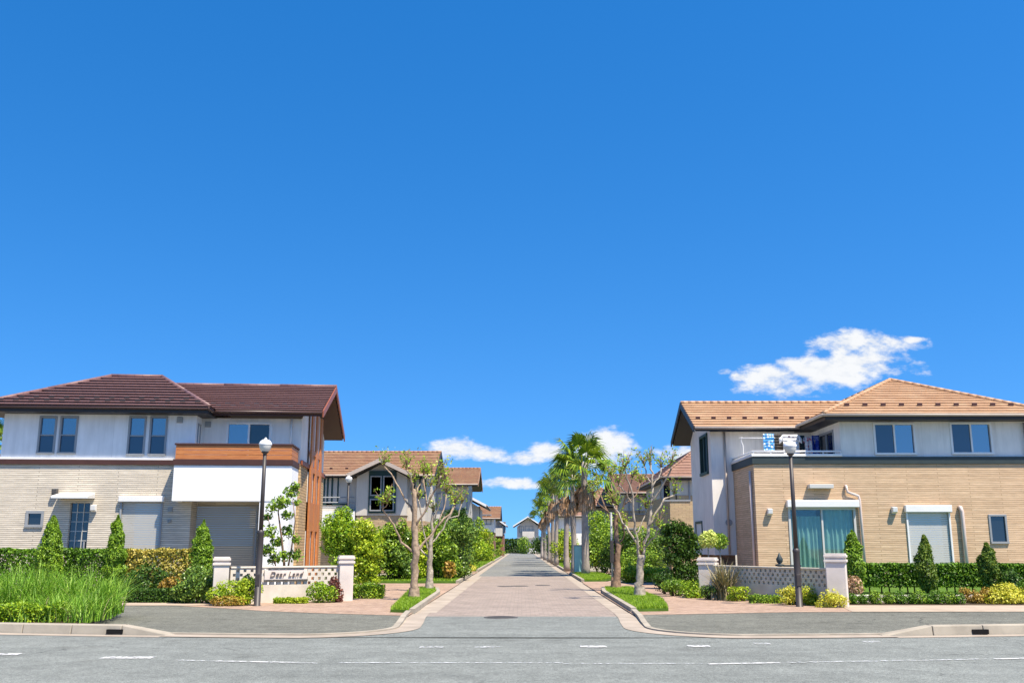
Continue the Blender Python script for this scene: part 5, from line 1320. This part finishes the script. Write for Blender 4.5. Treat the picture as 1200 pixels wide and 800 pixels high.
# palm behind the left house
rng, sd = rngs(); palm('fan palm peeping past the far left wall of the brown roof house', at(-3, 510, 46)[0] - 0.35, 46, at(2, 513, 46)[1], 1.1, 0.15, 26, group=None)

# ------------------------------------------------------------------ pollarded street trees
def street_tree(label, Y, trunk, limbs, bark, leafn, group='pollarded street trees', twigs=34, leafm='l_spring'):
    rng, sd = rngs()
    bx, by = gp(trunk[0][0], trunk[0][1], 0.12); by = Y
    bx = at(trunk[0][0], trunk[0][1], Y)[0]
    t = thing('street_tree', label, 'tree', (bx, by, 0.1), 0, group)
    def P(px, py, dy): 
        x, z = at(px, py, Y + dy); return Vector((x - bx, dy, z - 0.1))
    mb = MB(); ends = []; KR = 0.72
    def limb(pts, rads, d0, d1, sub):
        c = [P(q[0], q[1], d0 + (d1 - d0) * i / (len(pts) - 1)) for i, q in enumerate(pts)]
        # refine with gentle crooks and knuckles
        o = []; rr = []
        for i in range(len(c) - 1):
            for k in range(sub):
                q = k / sub; v = c[i].lerp(c[i + 1], q); v += Vector(rng.normal(size=3)) * (0.018 if i or k else 0)
                o.append(v); rr.append((rads[i] * (1 - q) + rads[i + 1] * q) * KR * (1 + 0.09 * rng.normal()))
        o.append(c[-1]); rr.append(rads[-1]); mb.tube(o, rr, 9); return o, rr
    tr, trr = limb(trunk, [q[2] for q in trunk], 0, 0.0, 4)
    mb.lathe([(trunk[0][2] * 1.15, -0.08), (trunk[0][2] * 0.95, 0.06), (trunk[0][2] * .8, 0.3)], tuple(c * 1.0 for c in (0, 0, 0)), 12)
    for pts, r0, r1, d1 in limbs:
        r0 *= 0.72; r1 *= 0.85
        k = len(pts); o, rr = limb(pts, [r0 + (r1 - r0) * i / (k - 1) for i in range(k)], 0.0, d1, 3)
        ends.append(o[-1])
        if r1 >= 0.03:                                           # swollen pollard head
            e = o[-1]; mb.lathe([(0.01, -r1 * 2.2), (r1 * 1.2, -r1), (r1 * 1.45, r1 * 0.3), (r1 * 1.0, r1 * 1.4), (0.005, r1 * 2)], tuple(e), 9)
    ends.append(tr[-1])
    tw = mb; mb.cur = 1; LP = []
    for i in range(twigs * len(ends) // 3):
        e = ends[i % len(ends)]; a = rng.uniform(0, 6.28); sp_ = rng.uniform(0.1, 0.5); ln = rng.uniform(0.2, 0.62)
        d = Vector((math.cos(a) * sp_, math.sin(a) * sp_, 1)).normalized()
        p1 = e + d * ln * 0.5 + Vector(rng.normal(size=3)) * 0.03; p2 = e + d * ln + Vector((math.cos(a), math.sin(a), -0.2)) * 0.08
        tw.tube([e, p1, p2], [0.012, 0.009, 0.004], 5)
        for k in range(max(3, int(leafn * 1.25))):
            q = rng.uniform(0.3, 1.05); LP.append(tuple(e.lerp(p2, q) + Vector(rng.normal(size=3)) * 0.07))
    mb.build('trunk', [M[bark], M['barkbrown']], t, True)
    LP = np.array(LP); quads_obj('foliage', leaf_arrays(LP, rng.normal(size=LP.shape), 0.09, rng, 0.5), M[leafm], t)
    return t
street_tree('pollarded tree nearest on the left turf island, bare crooked limbs', 28.55, [(485, 706, .18), (486, 675, .16), (487, 648, .145), (486, 610, .11), (485, 578, .085), (484, 566, .05)],
    [([(487, 650), (470, 634), (461, 615), (452, 601), (448, 593)], .07, .035, -0.5), ([(448, 597), (454, 590)], .03, .02, -0.55), ([(488, 645), (502, 630), (517, 611), (529, 600), (533, 590)], .075, .035, 0.5),
     ([(486, 604), (477, 588), (467, 572), (458, 555), (450, 546)], .06, .03, 0.6), ([(486, 618), (497, 600), (505, 584), (514, 566), (517, 557)], .07, .035, -0.4), ([(485, 580), (482, 562), (476, 550)], .05, .03, -0.3),
     ([(500, 594), (498, 575), (496, 557)], .045, .03, 0.2), ([(514, 613), (520, 596), (523, 578)], .04, .025, 0.3), ([(485, 582), (493, 566), (501, 556)], .045, .03, 0.5)], 'bark', 7)
street_tree('pollarded tree farther back on the left turf island, slimmer pale trunk', 34.1, [(503, 695, .16), (504, 668, .14), (504, 648, .12), (506, 622, .09), (508, 600, .06)],
    [([(504, 655), (493, 642), (487, 630)], .07, .03, 0.5), ([(504, 648), (496, 625), (494, 603), (490, 585)], .06, .03, -0.3), ([(505, 640), (515, 625), (527, 606), (534, 592)], .06, .03, 0.4),
     ([(507, 612), (513, 596), (518, 578), (521, 566)], .05, .03, -0.4), ([(508, 604), (504, 588), (505, 570)], .045, .03, 0.4), ([(526, 607), (537, 604), (541, 590)], .04, .025, 0.5)], 'barkpale', 6)
street_tree('pollarded tree nearest on the right turf island, pale forked trunk', 29.5, [(750, 704, .19), (749, 685, .165), (750, 668, .155), (752, 650, .13)],
    [([(751, 655), (746, 630), (742, 606), (741, 580), (735, 560), (732, 550)], .08, .03, -0.5), ([(752, 655), (759, 625), (763, 600), (765, 574), (763, 553), (762, 543)], .11, .04, 0.2),
     ([(761, 615), (771, 598), (780, 585), (790, 580)], .06, .035, 0.4), ([(764, 590), (774, 573), (783, 557), (786, 547)], .065, .035, -0.3), ([(752, 645), (738, 622), (727, 606), (718, 590)], .07, .03, 0.5),
     ([(745, 625), (753, 612), (757, 596)], .045, .025, 0.3), ([(755, 642), (767, 628), (772, 618)], .045, .03, -0.4), ([(742, 590), (734, 577), (725, 568)], .04, .03, -0.4), ([(765, 570), (772, 560), (775, 548)], .04, .03, 0.3), ([(763, 565), (757, 556), (755, 546)], .035, .03, 0.5)], 'barkpale', 6)
street_tree('pollarded tree farther back on the right turf island, brown trunk by the sign post', 34.8, [(722, 694, .2), (723, 665, .18), (724, 640, .15), (722, 615, .11), (722, 592, .07)],
    [([(724, 640), (731, 628), (731, 618)], .06, .03, -0.3), ([(723, 625), (713, 600), (705, 583), (700, 570)], .07, .03, 0.5), ([(722, 612), (730, 592), (737, 575), (741, 560)], .06, .03, -0.4),
     ([(722, 596), (717, 575), (716, 558)], .05, .03, 0.3), ([(722, 600), (726, 578), (727, 556)], .05, .03, 0.5), ([(730, 592), (746, 580), (750, 566)], .045, .03, 0.3), ([(713, 600), (702, 590), (695, 580)], .04, .025, -0.4)], 'barkbrown', 9)

# ------------------------------------------------------------------ hedges, conifers, shrubs: left
def topz(px, py, Y): return max(0.2, at(px, py, Y)[1])
yH = 29.6
hedge('green_hedge', 'long clipped dark green hedge below the cream brick wall on the left', at(-40, 670, yH)[0], at(149, 670, yH)[0], yH - 0.35, yH + 0.45, 0.1, topz(60, 643, yH), M['l_hedge'], 17000, 0.085)
hedge('golden_hedge', 'golden variegated hedge right of the conifer below the grey shutter', at(151, 670, yH)[0], at(221, 670, yH)[0], yH - 0.3, yH + 0.4, 0.15, topz(180, 643, yH), M['l_varieg'], 7500, 0.08, rough=0.08)
for px, py, py2, w_, lb in ((58, 604, 690, 32, 'bushy conifer left of the lattice door in the dark green hedge'), (134, 604, 690, 26, 'slim conifer between the lattice door and grey shutter'), (236, 609, 700, 28, 'conifer in front of the dark garage shutter')):
    Yc_ = 28.9; conifer(lb, at(px, 660, Yc_)[0], Yc_, topz(px, py, Yc_), w_ / 1140 * Yc_ * 0.49, M['l_con'], 11000)
x, y = gp(192, 708)
shrub('dark_bush', 'dark green leafy bush at the foot of the golden hedge', 'shrub', [(0, 0, .6, .55, .4, .5), (.5, .05, .45, .35, .35, .4), (-.4, 0, .5, .4, .35, .4)], M['l_hedgedk'], 3200, .085, (at(172, 690, 28.6)[0], 28.6, 0))
shrub('orange_shrub', 'small orange leaved shrub at the foot of the golden hedge', 'shrub', [(0, 0, .42, .38, .3, .3)], M['l_orange'], 1300, .07, (at(201, 690, 28.3)[0], 28.3, 0))
hedge('low_hedge', 'low dark clipped hedge along the paved corner under the golden hedge', at(147, 700, 27.5)[0], at(222, 700, 27.5)[0], 27.45, 28.0, 0.02, topz(180, 690, 27.6), M['l_hedgedk'], 5000, .06)
shrub('round_bush', 'rounded glossy green bush at the foot of the garage conifer', 'shrub', [(0, 0, .55, .62, .5, .52), (-.3, -.1, .35, .4, .4, .3), (.35, 0, .4, .35, .4, .35)], M['l_grey'], 4500, .08, (at(231, 700, 27.3)[0], 27.3, 0))
shrub('golden_shrub', 'lime yellow shrub spilling round the left pillar of the sign wall', 'shrub', [(0, 0, .4, .5, .32, .28), (.45, .02, .42, .42, .3, .3), (-.35, -.05, .3, .32, .3, .25), (.15, -.1, .2, .6, .3, .16)], M['l_lime'], 5200, .06, (at(271, 700, 26.4)[0], 26.4, 0), rough=.22)
shrub('bronze_shrub', 'bronze red undergrowth beneath the lime yellow shrub', 'shrub', [(0, 0, .16, .45, .18, .16)], M['l_orange'], 900, .05, (at(266, 707, 26.1)[0], 26.05, 0))
shrub('green_shrub', 'narrow green shrub tucked behind the lamp before the sign wall', 'shrub', [(0, 0, .42, .22, .25, .4)], M['l_mid'], 1500, .065, (at(289, 700, 26.7)[0], 26.65, 0))
hedge('edging_plants', 'strip of low yellow green edging plants under the name plate', at(322, 704, 27.3)[0], at(360, 704, 27.3)[0], 27.1, 27.45, 0.01, 0.18, M['l_lime'], 2200, .05, cat='edging')
shrub('green_shrub', 'rounded bright green shrub before the pierced blocks right of the name plate', 'shrub', [(0, 0, .33, .36, .3, .3), (.25, .05, .3, .3, .25, .25)], M['l_bright'], 2600, .06, (at(373, 698, 27.6)[0], 27.6, 0))
shrub('bronze_plant', 'dark red upright plant beside the street end pillar', 'plant', [(0, 0, .35, .16, .16, .38), (.14, 0, .22, .14, .14, .22)], M['l_red'], 1100, .07, (at(391, 698, 27.8)[0], 27.8, 0), rough=.3)
t_ = thing('garden_spotlight', 'tiny white garden spotlight on a stake before the sign wall', 'garden light', (*gp(366, 705), 0.03), 0.4)
MB().tube([(0, 0, 0), (0, 0, 0.14)], 0.012, 6).build('stake', M['iron'], t_); MB().tube([(0.03, 0.06, 0.26), (-0.02, -0.05, 0.12)], [0.045, 0.055], 10).build('lamp_head', M['capwhite'], t_, True)
# the loose hedge in the front bed
hedge('front_hedge', 'low flat topped hedge with yellow tips along the kerb before the tall grass', at(-60, 715, 19.8)[0], at(76, 715, 19.8)[0], 19.3, 20.15, 0.13, topz(40, 707, 19.8), M['l_bright'], 7000, .06, rough=.08)
# light leafed tree before the garage pier
def leafy_tree(name, label, Y, base, stems, clumps, mat, n, size, bark='barkbrown', group=None, cat='tree'):
    rng, sd = rngs(); bx = at(base[0], base[1], Y)[0]
    t = thing(name, label, cat, (bx, Y, 0), 0, group); mb = MB()
    for pts, r0, r1 in stems:
        c = []; 
        for i, (px, py) in enumerate(pts):
            x, z = at(px, py, Y + 0.25 * math.sin(i * 1.7)); c.append((x - bx, 0.25 * math.sin(i * 1.7) if i else 0, max(z, 0) if i else 0))
        mb.tube(c, [r0 + (r1 - r0) * i / (len(c) - 1) for i in range(len(c))], 7)
    mb.build('trunk', M[bark], t, True)
    ells = []
    for px, py, rp, dy in clumps:
        x, z = at(px, py, Y + dy); r = rp / 1140 * Y; ells.append((x - bx, dy, z, r, r * 0.9, r * 0.8))
    P, Nn = blob_points(ells, n, rng, 0.8, sd, 0.35, 4.0)
    quads_obj('crown', leaf_arrays(P, Nn, size, rng, 0.5, 1.2), mat, t); return t
leafy_tree('young_tree', 'airy young tree with separate leaf clumps before the white pier', 29.6, (334, 690), [([(334, 690), (333, 660), (330, 630), (326, 600), (330, 580)], .05, .012), ([(333, 655), (342, 640), (346, 610), (343, 585)], .03, .01), ([(331, 640), (318, 625), (314, 605)], .025, .01), ([(334, 665), (318, 655)], .02, .01)],
    [(341, 577, 9, .2), (346, 570, 6, .1), (331, 588, 11, -.2), (320, 594, 9, .1), (314, 605, 8, .3), (336, 604, 8, 0), (317, 622, 9, -.2), (337, 623, 9, .2), (325, 635, 9, .1), (315, 645, 9, 0), (332, 651, 8, -.1), (346, 651, 9, .2), (347, 632, 6, 0), (321, 655, 8, .2), (348, 588, 5, 0)], M['l_mid'], 2600, .11)
# bushes behind the street end pillar
leafy_tree('feathery_bush', 'tall bright feathery bush beside the timber fin of the left house', 33.5, (398, 690), [([(398, 690), (396, 650), (392, 620)], .05, .02), ([(399, 690), (405, 655), (408, 625)], .04, .02), ([(397, 690), (390, 660)], .03, .015)],
    [(392, 613, 16, 0), (402, 603, 12, .3), (384, 622, 9, -.3), (410, 615, 12, .3), (399, 630, 20, 0), (412, 640, 15, .2), (388, 642, 13, .1), (402, 655, 16, -.1), (386, 630, 8, 0), (395, 672, 14, .1), (412, 665, 12, .1)], M['l_bright'], 9500, .10, cat='shrub')
leafy_tree('lime_bush', 'yellow green weeping bush right of the tall feathery bush', 33.2, (428, 690), [([(428, 690), (426, 650), (424, 625)], .05, .02), ([(429, 690), (434, 655)], .03, .015), ([(430, 690), (437, 660)], .03, .015)],
    [(427, 618, 13, 0), (436, 630, 12, .2), (420, 628, 12, 0), (429, 643, 17, 0), (440, 648, 10, .1), (421, 658, 13, 0), (434, 666, 12, 0), (425, 677, 12, .1), (437, 680, 9, 0)], M['l_lime'], 7500, .10, cat='shrub')
xh, yh_ = gp(418, 701)
hedge('low_hedge', 'low clipped lime green hedge behind the street end pillar', at(414, 695, 29.8)[0], at(449, 690, 29.8)[0], 29.6, 30.2, 0.02, 0.42, M['l_bright'], 3200, .06)
shrub('green_shrub', 'small green shrub at the corner of the brick drive behind the pillar', 'shrub', [(0, 0, .25, .35, .35, .25)], M['l_mid'], 1300, .06, (at(436, 690, 31.2)[0], 31.2, 0))
# planting along the left of the street
ROW = [(452, 43.5, 2.6, 1.3, 'l_mid', 'broad mid green bush in shade under the tall dark framed window'), (470, 44, 2.2, 1.1, 'l_grey', 'glossy green bush left of the nearest pollarded tree trunk'), (488, 44.5, 2.3, 1.0, 'l_lime', 'lime green bush directly behind the nearest pollarded trunk'),
       (512, 45, 2.5, 1.2, 'l_mid', 'mid green bush between the two left pollarded trunks and the street'), (533, 45.5, 2.9, 1.3, 'l_grey', 'large glossy bush with pale flecks on the left of the street'), (552, 47.5, 2.9, 1.35, 'l_mid', 'rounded bush leaning to the street edge, nearest the pale gutter'),
       (545, 52, 3.6, 1.1, 'l_hedgedk', 'dark upright evergreen rising above the street bushes'), (566, 58, 3.0, 1.4, 'l_bright', 'bright green bush beyond the brick drive on the left'), (574, 66, 3.3, 1.5, 'l_bright', 'tall bright hedge bush halfway down the left side'),
       (577, 77, 3.6, 1.6, 'l_bright', 'bright bush overhanging the left gutter farther down'), (583, 92, 3.4, 1.7, 'l_lime', 'yellow green bush far down the left side'), (587, 112, 3.0, 1.8, 'l_mid', 'far green bush below the small grey gabled house'),
       (590, 138, 2.6, 1.8, 'l_bright', 'farthest bright bush on the left side of the street')]
for px, Y, hh, w_, mt, lb in ROW:
    rng, sd = rngs(); e = []; hh *= 0.92
    for k in range(15):
        q = rng.uniform(.12, .9); e.append((rng.uniform(-.85, .85) * w_ * (1.05 - .55 * q), rng.uniform(-.6, .6), hh * q, w_ * rng.uniform(.2, .42), rng.uniform(.3, .6), hh * rng.uniform(.1, .2)))
    for k in range(4): e.append((rng.uniform(-.6, .6) * w_, rng.uniform(-.3, .3), hh * rng.uniform(.8, .98), .16 * w_, .16 * w_, hh * .13))
    e.append((0, 0, hh * .42, w_ * .7, .75, hh * .38))
    xx = at(px, 660, Y)[0]; xx = min(xx, -2.75 - w_ * 0.75) if Y > 46 else xx
    shrub('street_bush', lb, 'shrub', e, M[mt], int(9500 * max(.4, min(1, 45 / Y))), .115 if Y < 60 else .17, (xx, Y, 0.1), 'bushes along the left side of the street', rough=.32, freq=4.0)
shrub('flax_plant', 'spiky reddish plant at the foot of the glossy bushes', 'plant', [(0, 0, .45, .3, .3, .4)], M['l_orange'], 300, .16, (at(526, 672, 43.2)[0], 43.2, .1), rough=.3)
shrub('gutter_flowers', 'small patch of yellow plants by the left gutter before the bright bushes', 'plant', [(0, 0, .2, .35, .8, .2)], M['l_yellow'], 700, .08, (-2.95, 57.0, .1))
hedge('far_hedge', 'dark green hedge across the far end of the street', -3.2, 0.75, 186, 188, 0.1, 2.6, M['l_hedgedk'], 5000, .25, rough=.3)
hedge('far_hedge', 'yellow tipped hedge in front of the far grey gabled house', -6.5, -3.1, 165, 167, 0.1, 2.4, M['l_mid'], 3000, .25, rough=.3)
shrub('far_bush', 'round green bush beside the far parked car', 'shrub', [(0, 0, 1.5, 1.3, 1.2, 1.5)], M['l_mid'], 1800, .24, (at(614, 640, 178)[0], 178, 0))

# ------------------------------------------------------------------ right side planting
def clump(name, label, px, Y, hh, w_, mt, n=6000, sz=.12, group=None, cat='shrub', z=0.0, dx=0.0):
    rng, sd = rngs(); e = []
    for k in range(7): e.append((rng.uniform(-.6, .6) * w_, rng.uniform(-.5, .5) * min(1, w_), hh * rng.uniform(.2, .7), w_ * rng.uniform(.4, .62), w_ * rng.uniform(.4, .6), hh * rng.uniform(.2, .3)))
    e.append((0, 0, hh * .5, w_ * .7, w_ * .6, hh * .44))
    return shrub(name, label, cat, e, M[mt], n, sz, (at(px, 660, Y)[0] + dx, Y, z), group, rough=.28)
GR = 'bushes along the right side of the street'
clump('street_bush', 'dark tall bush in deep shade behind the nearest palm', 704, 57, 3.0, 1.4, 'l_mid', 7000, .13, GR)
clump('street_bush', 'sunlit green bush above the shaded drive beside the nearest palm', 709, 60, 4.0, 1.3, 'l_bright', 6000, .13, GR)
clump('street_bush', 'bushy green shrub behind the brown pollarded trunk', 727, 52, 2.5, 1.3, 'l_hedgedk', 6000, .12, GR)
clump('street_bush', 'yellow green shrub seen between the palm trunks', 664, 76, 3.0, 1.3, 'l_lime', 3500, .16, GR)
clump('street_bush', 'dark green bush behind the far palms', 651, 95, 3.6, 1.6, 'l_mid', 3500, .18, GR)
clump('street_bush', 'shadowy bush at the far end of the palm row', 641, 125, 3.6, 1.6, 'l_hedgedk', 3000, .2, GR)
clump('street_bush', 'bright bush peeking out beyond the last palm', 646, 150, 3.0, 1.6, 'l_bright', 2500, .22, GR)
clump('street_bush', 'loose green bush at the foot of the red roofed house', 745, 47, 1.6, 1.0, 'l_mid', 4500, .11, GR)
clump('street_bush', 'small lime bush beside the brown pollarded trunk', 736, 42, .95, .5, 'l_bright', 1800, .09, GR)
hedge('yellow_edging', 'row of low yellow shrubs across the brick lane on the right', at(733, 680, 43)[0], at(783, 680, 43)[0], 42.6, 43.4, .02, .55, M['l_lime'], 4200, .075, cat='edging', rough=.14)
clump('leafy_shrub', 'leafy green shrub under the drainpipe of the tan brick house behind', 763, 48, 2.5, .8, 'l_grey', 3500, .11)
leafy_tree('broad_tree', 'broad dark leafy tree in shade beside the grey wall of the right house', 36.0, (797, 690), [([(797, 690), (795, 655), (790, 630)], .07, .03), ([(797, 670), (806, 645), (808, 628)], .05, .02)],
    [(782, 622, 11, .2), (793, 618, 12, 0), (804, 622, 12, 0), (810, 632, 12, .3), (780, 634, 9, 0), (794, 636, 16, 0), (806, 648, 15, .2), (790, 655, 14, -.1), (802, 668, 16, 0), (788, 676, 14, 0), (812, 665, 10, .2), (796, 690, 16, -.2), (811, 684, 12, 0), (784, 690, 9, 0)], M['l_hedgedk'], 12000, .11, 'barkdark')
clump('round_shrub', 'small round green shrub at the brick footway edge, left of another', 790, 31.2, .62, .42, 'l_mid', 1800, .065)
clump('round_shrub', 'small round green shrub nearest the weathered pillar', 810, 30.2, .6, .4, 'l_bright', 1700, .065)
clump('dark_shrub', 'low dark shrub in the shade at the edge of the brick lane', 780, 32.5, .8, .5, 'l_hedgedk', 2200, .07)
def standard(label, px, Y, pyc, rp, mt, n=3200):
    x, z = at(px, pyc, Y); r = rp / 1140 * Y; rng, sd = rngs()
    t = thing('ball_tree', label, 'small tree', (x, Y, 0), 0)
    MB().tube([(0, 0, 0), (.02, 0, z * .5), (0, 0, z)], [.03, .025, .02], 8).build('trunk', M['barkpale'], t, True)
    P, Nn = blob_points([(0, 0, z, r, r, r * .92), (r * .3, 0, z + r * .2, r * .7, r * .7, r * .7), (-r * .35, -.1, z - r * .1, r * .7, r * .7, r * .7)], n, rng, .6, sd, .25, 5)
    quads_obj('crown', leaf_arrays(P, Nn, .08, rng, .5, 1.1), M[mt], t)
standard('small round headed tree with pale yellow leaves behind the weathered pillar', 829, 31.6, 631, 11, 'l_pale'); standard('loose green small tree just right of the pale yellow one', 843, 32.4, 634, 11, 'l_mid', 1600)
# flax
xf, yf = gp(851, 705); rng, sd = rngs(); t_ = thing('flax_plant', 'striped spiky flax clump in front of the weathered pillar', 'plant', (xf, yf + .35, 0.03), 0)
P = np.c_[rng.normal(size=(170, 2)) * .11, np.zeros(170)]; strips_obj('blades', blades(P, rng.uniform(.7, 1.35, 170), .05, rng, .75, 5), M['l_flax'], t_)
clump('round_shrub', 'dark green ground shrub at the left foot of the flax', 828, 29.2, .5, .3, 'l_grey', 1300, .06)
clump('golden_shrub', 'lime yellow shrub right of the flax before the plain pierced wall', 864, 28.4, .52, .34, 'l_lime', 1900, .055)
clump('golden_shrub', 'golden shrub left of the lamp post before the plain pierced wall', 925, 26.7, .58, .4, 'l_yellow', 2300, .055); clump('golden_shrub', 'lime shrub right of the lamp post before the plain pierced wall', 947, 26.6, .55, .33, 'l_lime', 1900, .055)
clump('golden_shrub', 'golden shrub at the foot of the tall pale pillar', 969, 25.7, .5, .38, 'l_yellow', 2200, .055)
hedge('edging_plants', 'low green edging plants between the lime shrub and lamp post', at(878, 704, 27.6)[0], at(915, 704, 27.4)[0], 27.3, 27.7, .02, .25, M['l_mid'], 2000, .05, cat='edging')
t_ = thing('garden_ornament', 'small dark garden ornament showing over the plain pierced wall', 'ornament', (at(914, 665, 29)[0], 29, 0), 0)
MB().lathe([(.07, 0), (.05, .5), (.05, .98), (.13, 1.0), (.14, 1.04), (.04, 1.06), (.09, 1.12), (.1, 1.2), (.05, 1.28), (.02, 1.36), (.001, 1.38)], n=14).build('figure', M['greenband'], t_, True)
m2 = MB(); m2.box(.1, .62, -.03, .03, .98, 1.03); m2.box(.55, .6, -.03, .03, 0, .98); m2.build('bracket', M['greenband'], t_)
# conifers and hedge under the tan brick wall
Yk = 28.6
for px, py, w_, lb, ln in ((1003, 621, 24, 'conifer beside the tall pale pillar before the sliding door', .0), (1087, 628, 22, 'tapering conifer before the white roller shutter', .012), (1163, 636, 22, 'leaning conifer under the small dark window', -.03)):
    conifer(lb, at(px, 690, Yk)[0], Yk, topz(px, py, Yk), w_ / 1140 * Yk * .5, M['l_condk'] if px != 1003 else M['l_con'], 8500, z0=.3, peak=1.15, lean=ln)
Yg = 29.6
for a, b, lb in ((1014, 1078, 'clipped hedge on thin bare stems between the pillar conifer and the roller shutter'), (1096, 1157, 'clipped hedge on thin bare stems right of the roller shutter conifer'), (1174, 1240, 'clipped hedge on thin bare stems at the right edge of the picture')):
    hedge('stem_hedge', lb, at(a, 680, Yg)[0], at(b, 680, Yg)[0], Yg - .35, Yg + .35, topz(a, 687, Yg), topz(a, 660.5, Yg), M['l_hedge'], 7500, .075, 'hedges below the tan brick wall', 6)
m2 = MB(); xk0, xk1 = at(990, 695, 27.7)[0], 17.0
m2.box(xk0, xk1, 27.55, 27.75, 0, .25); tag(m2.build('low_garden_wall', M['pillar'], bevel=.015), 'low pale garden wall behind the row of small round shrubs', 'garden wall')
tag(MB().slab([(xk0, 27.76), (xk1, 27.76), (xk1, 34.6), (8.4, 34.6), (8.4, 29)], 0.0, .2).build('garden_bed', M['turf']), kind='structure')
tag(MB().slab([(8.6, 26.5), (17, 26.5), (17, 27.54), (8.6, 27.54)], 0.0, .06).build('border_soil', M['soil']), kind='structure')
for px, s_, mt, lb in ((px, s_ * 1.25, mt, lb) for px, s_, mt, lb in ((999, .27, 'l_hedge', 'first clipped shrub from the tall pillar, small'), (1012, .27, 'l_hedge', 'second clipped shrub from the tall pillar'), (1026, .33, 'l_mid', 'third clipped shrub from the tall pillar, larger'), (1042, .32, 'l_mid', 'fourth clipped shrub from the tall pillar'), (1055, .33, 'l_hedge', 'fifth clipped shrub from the tall pillar'),
                       (1069, .27, 'l_hedge', 'sixth clipped shrub, lower, below the shutter conifer'), (1078, .36, 'l_mid', 'tallest clipped shrub, below the shutter conifer'), (1088, .27, 'l_hedge', 'lower clipped shrub just right of the tallest one'), (1098, .36, 'l_hedge', 'tall clipped shrub, third from the orange shrub'), (1111, .33, 'l_mid', 'clipped shrub second from the orange shrub'), (1122, .33, 'l_hedge', 'clipped shrub next to the orange shrub'))):
    rng, sd = rngs(); shrub('box_ball', lb, 'shrub', [(0, 0, s_ * .5, s_ * .45, s_ * .45, s_ * .42), (0.02, 0, s_ * .36, s_ * .47, s_ * .45, s_ * .34)], M[mt], 1300, .045, (at(px, 706, 26.75)[0], 26.75, .02), 'row of clipped box shrubs along the right footway', rough=.1)
clump('orange_shrub', 'orange tinted low shrub right of the clipped shrubs', 1135, 27.1, .48, .33, 'l_orange', 1800, .055); clump('orange_shrub', 'dull orange low shrub beside the golden mound', 1153, 27.1, .5, .3, 'l_orange', 1700, .055)
clump('golden_mound', 'wide golden yellow mound on the right footway edge', 1172, 27.0, .66, .55, 'l_yellow', 3800, .06); clump('golden_mound', 'smaller golden yellow mound nearest the right edge', 1192, 27.1, .52, .4, 'l_yellow', 2400, .06)
clump('green_shrub', 'dark green shrub under the leaning conifer', 1183, 28.3, 1.0, .45, 'l_hedgedk', 2200, .075); clump('green_shrub', 'dark shrub at the right edge beyond the golden mounds', 1204, 27.2, .7, .4, 'l_hedge', 2200, .06)
shrub('dry_shrub', 'dry brownish tuft beside the tall pale pillar', 'shrub', [(0, 0, .35, .25, .2, .3)], M['l_dead'], 700, .07, (at(1001, 690, 27.95)[0], 28.0, .1))

clump('far_bush', 'dark far bush right of the parked car at the end of the street', 629, 178, 3.4, 1.3, 'l_hedgedk', 1800, .25)

clump('street_bush', 'loose light green bush in front of the beige walled house behind the trees', 757, 58, 3.0, 1.5, 'l_bright', 4500, .13, GR)
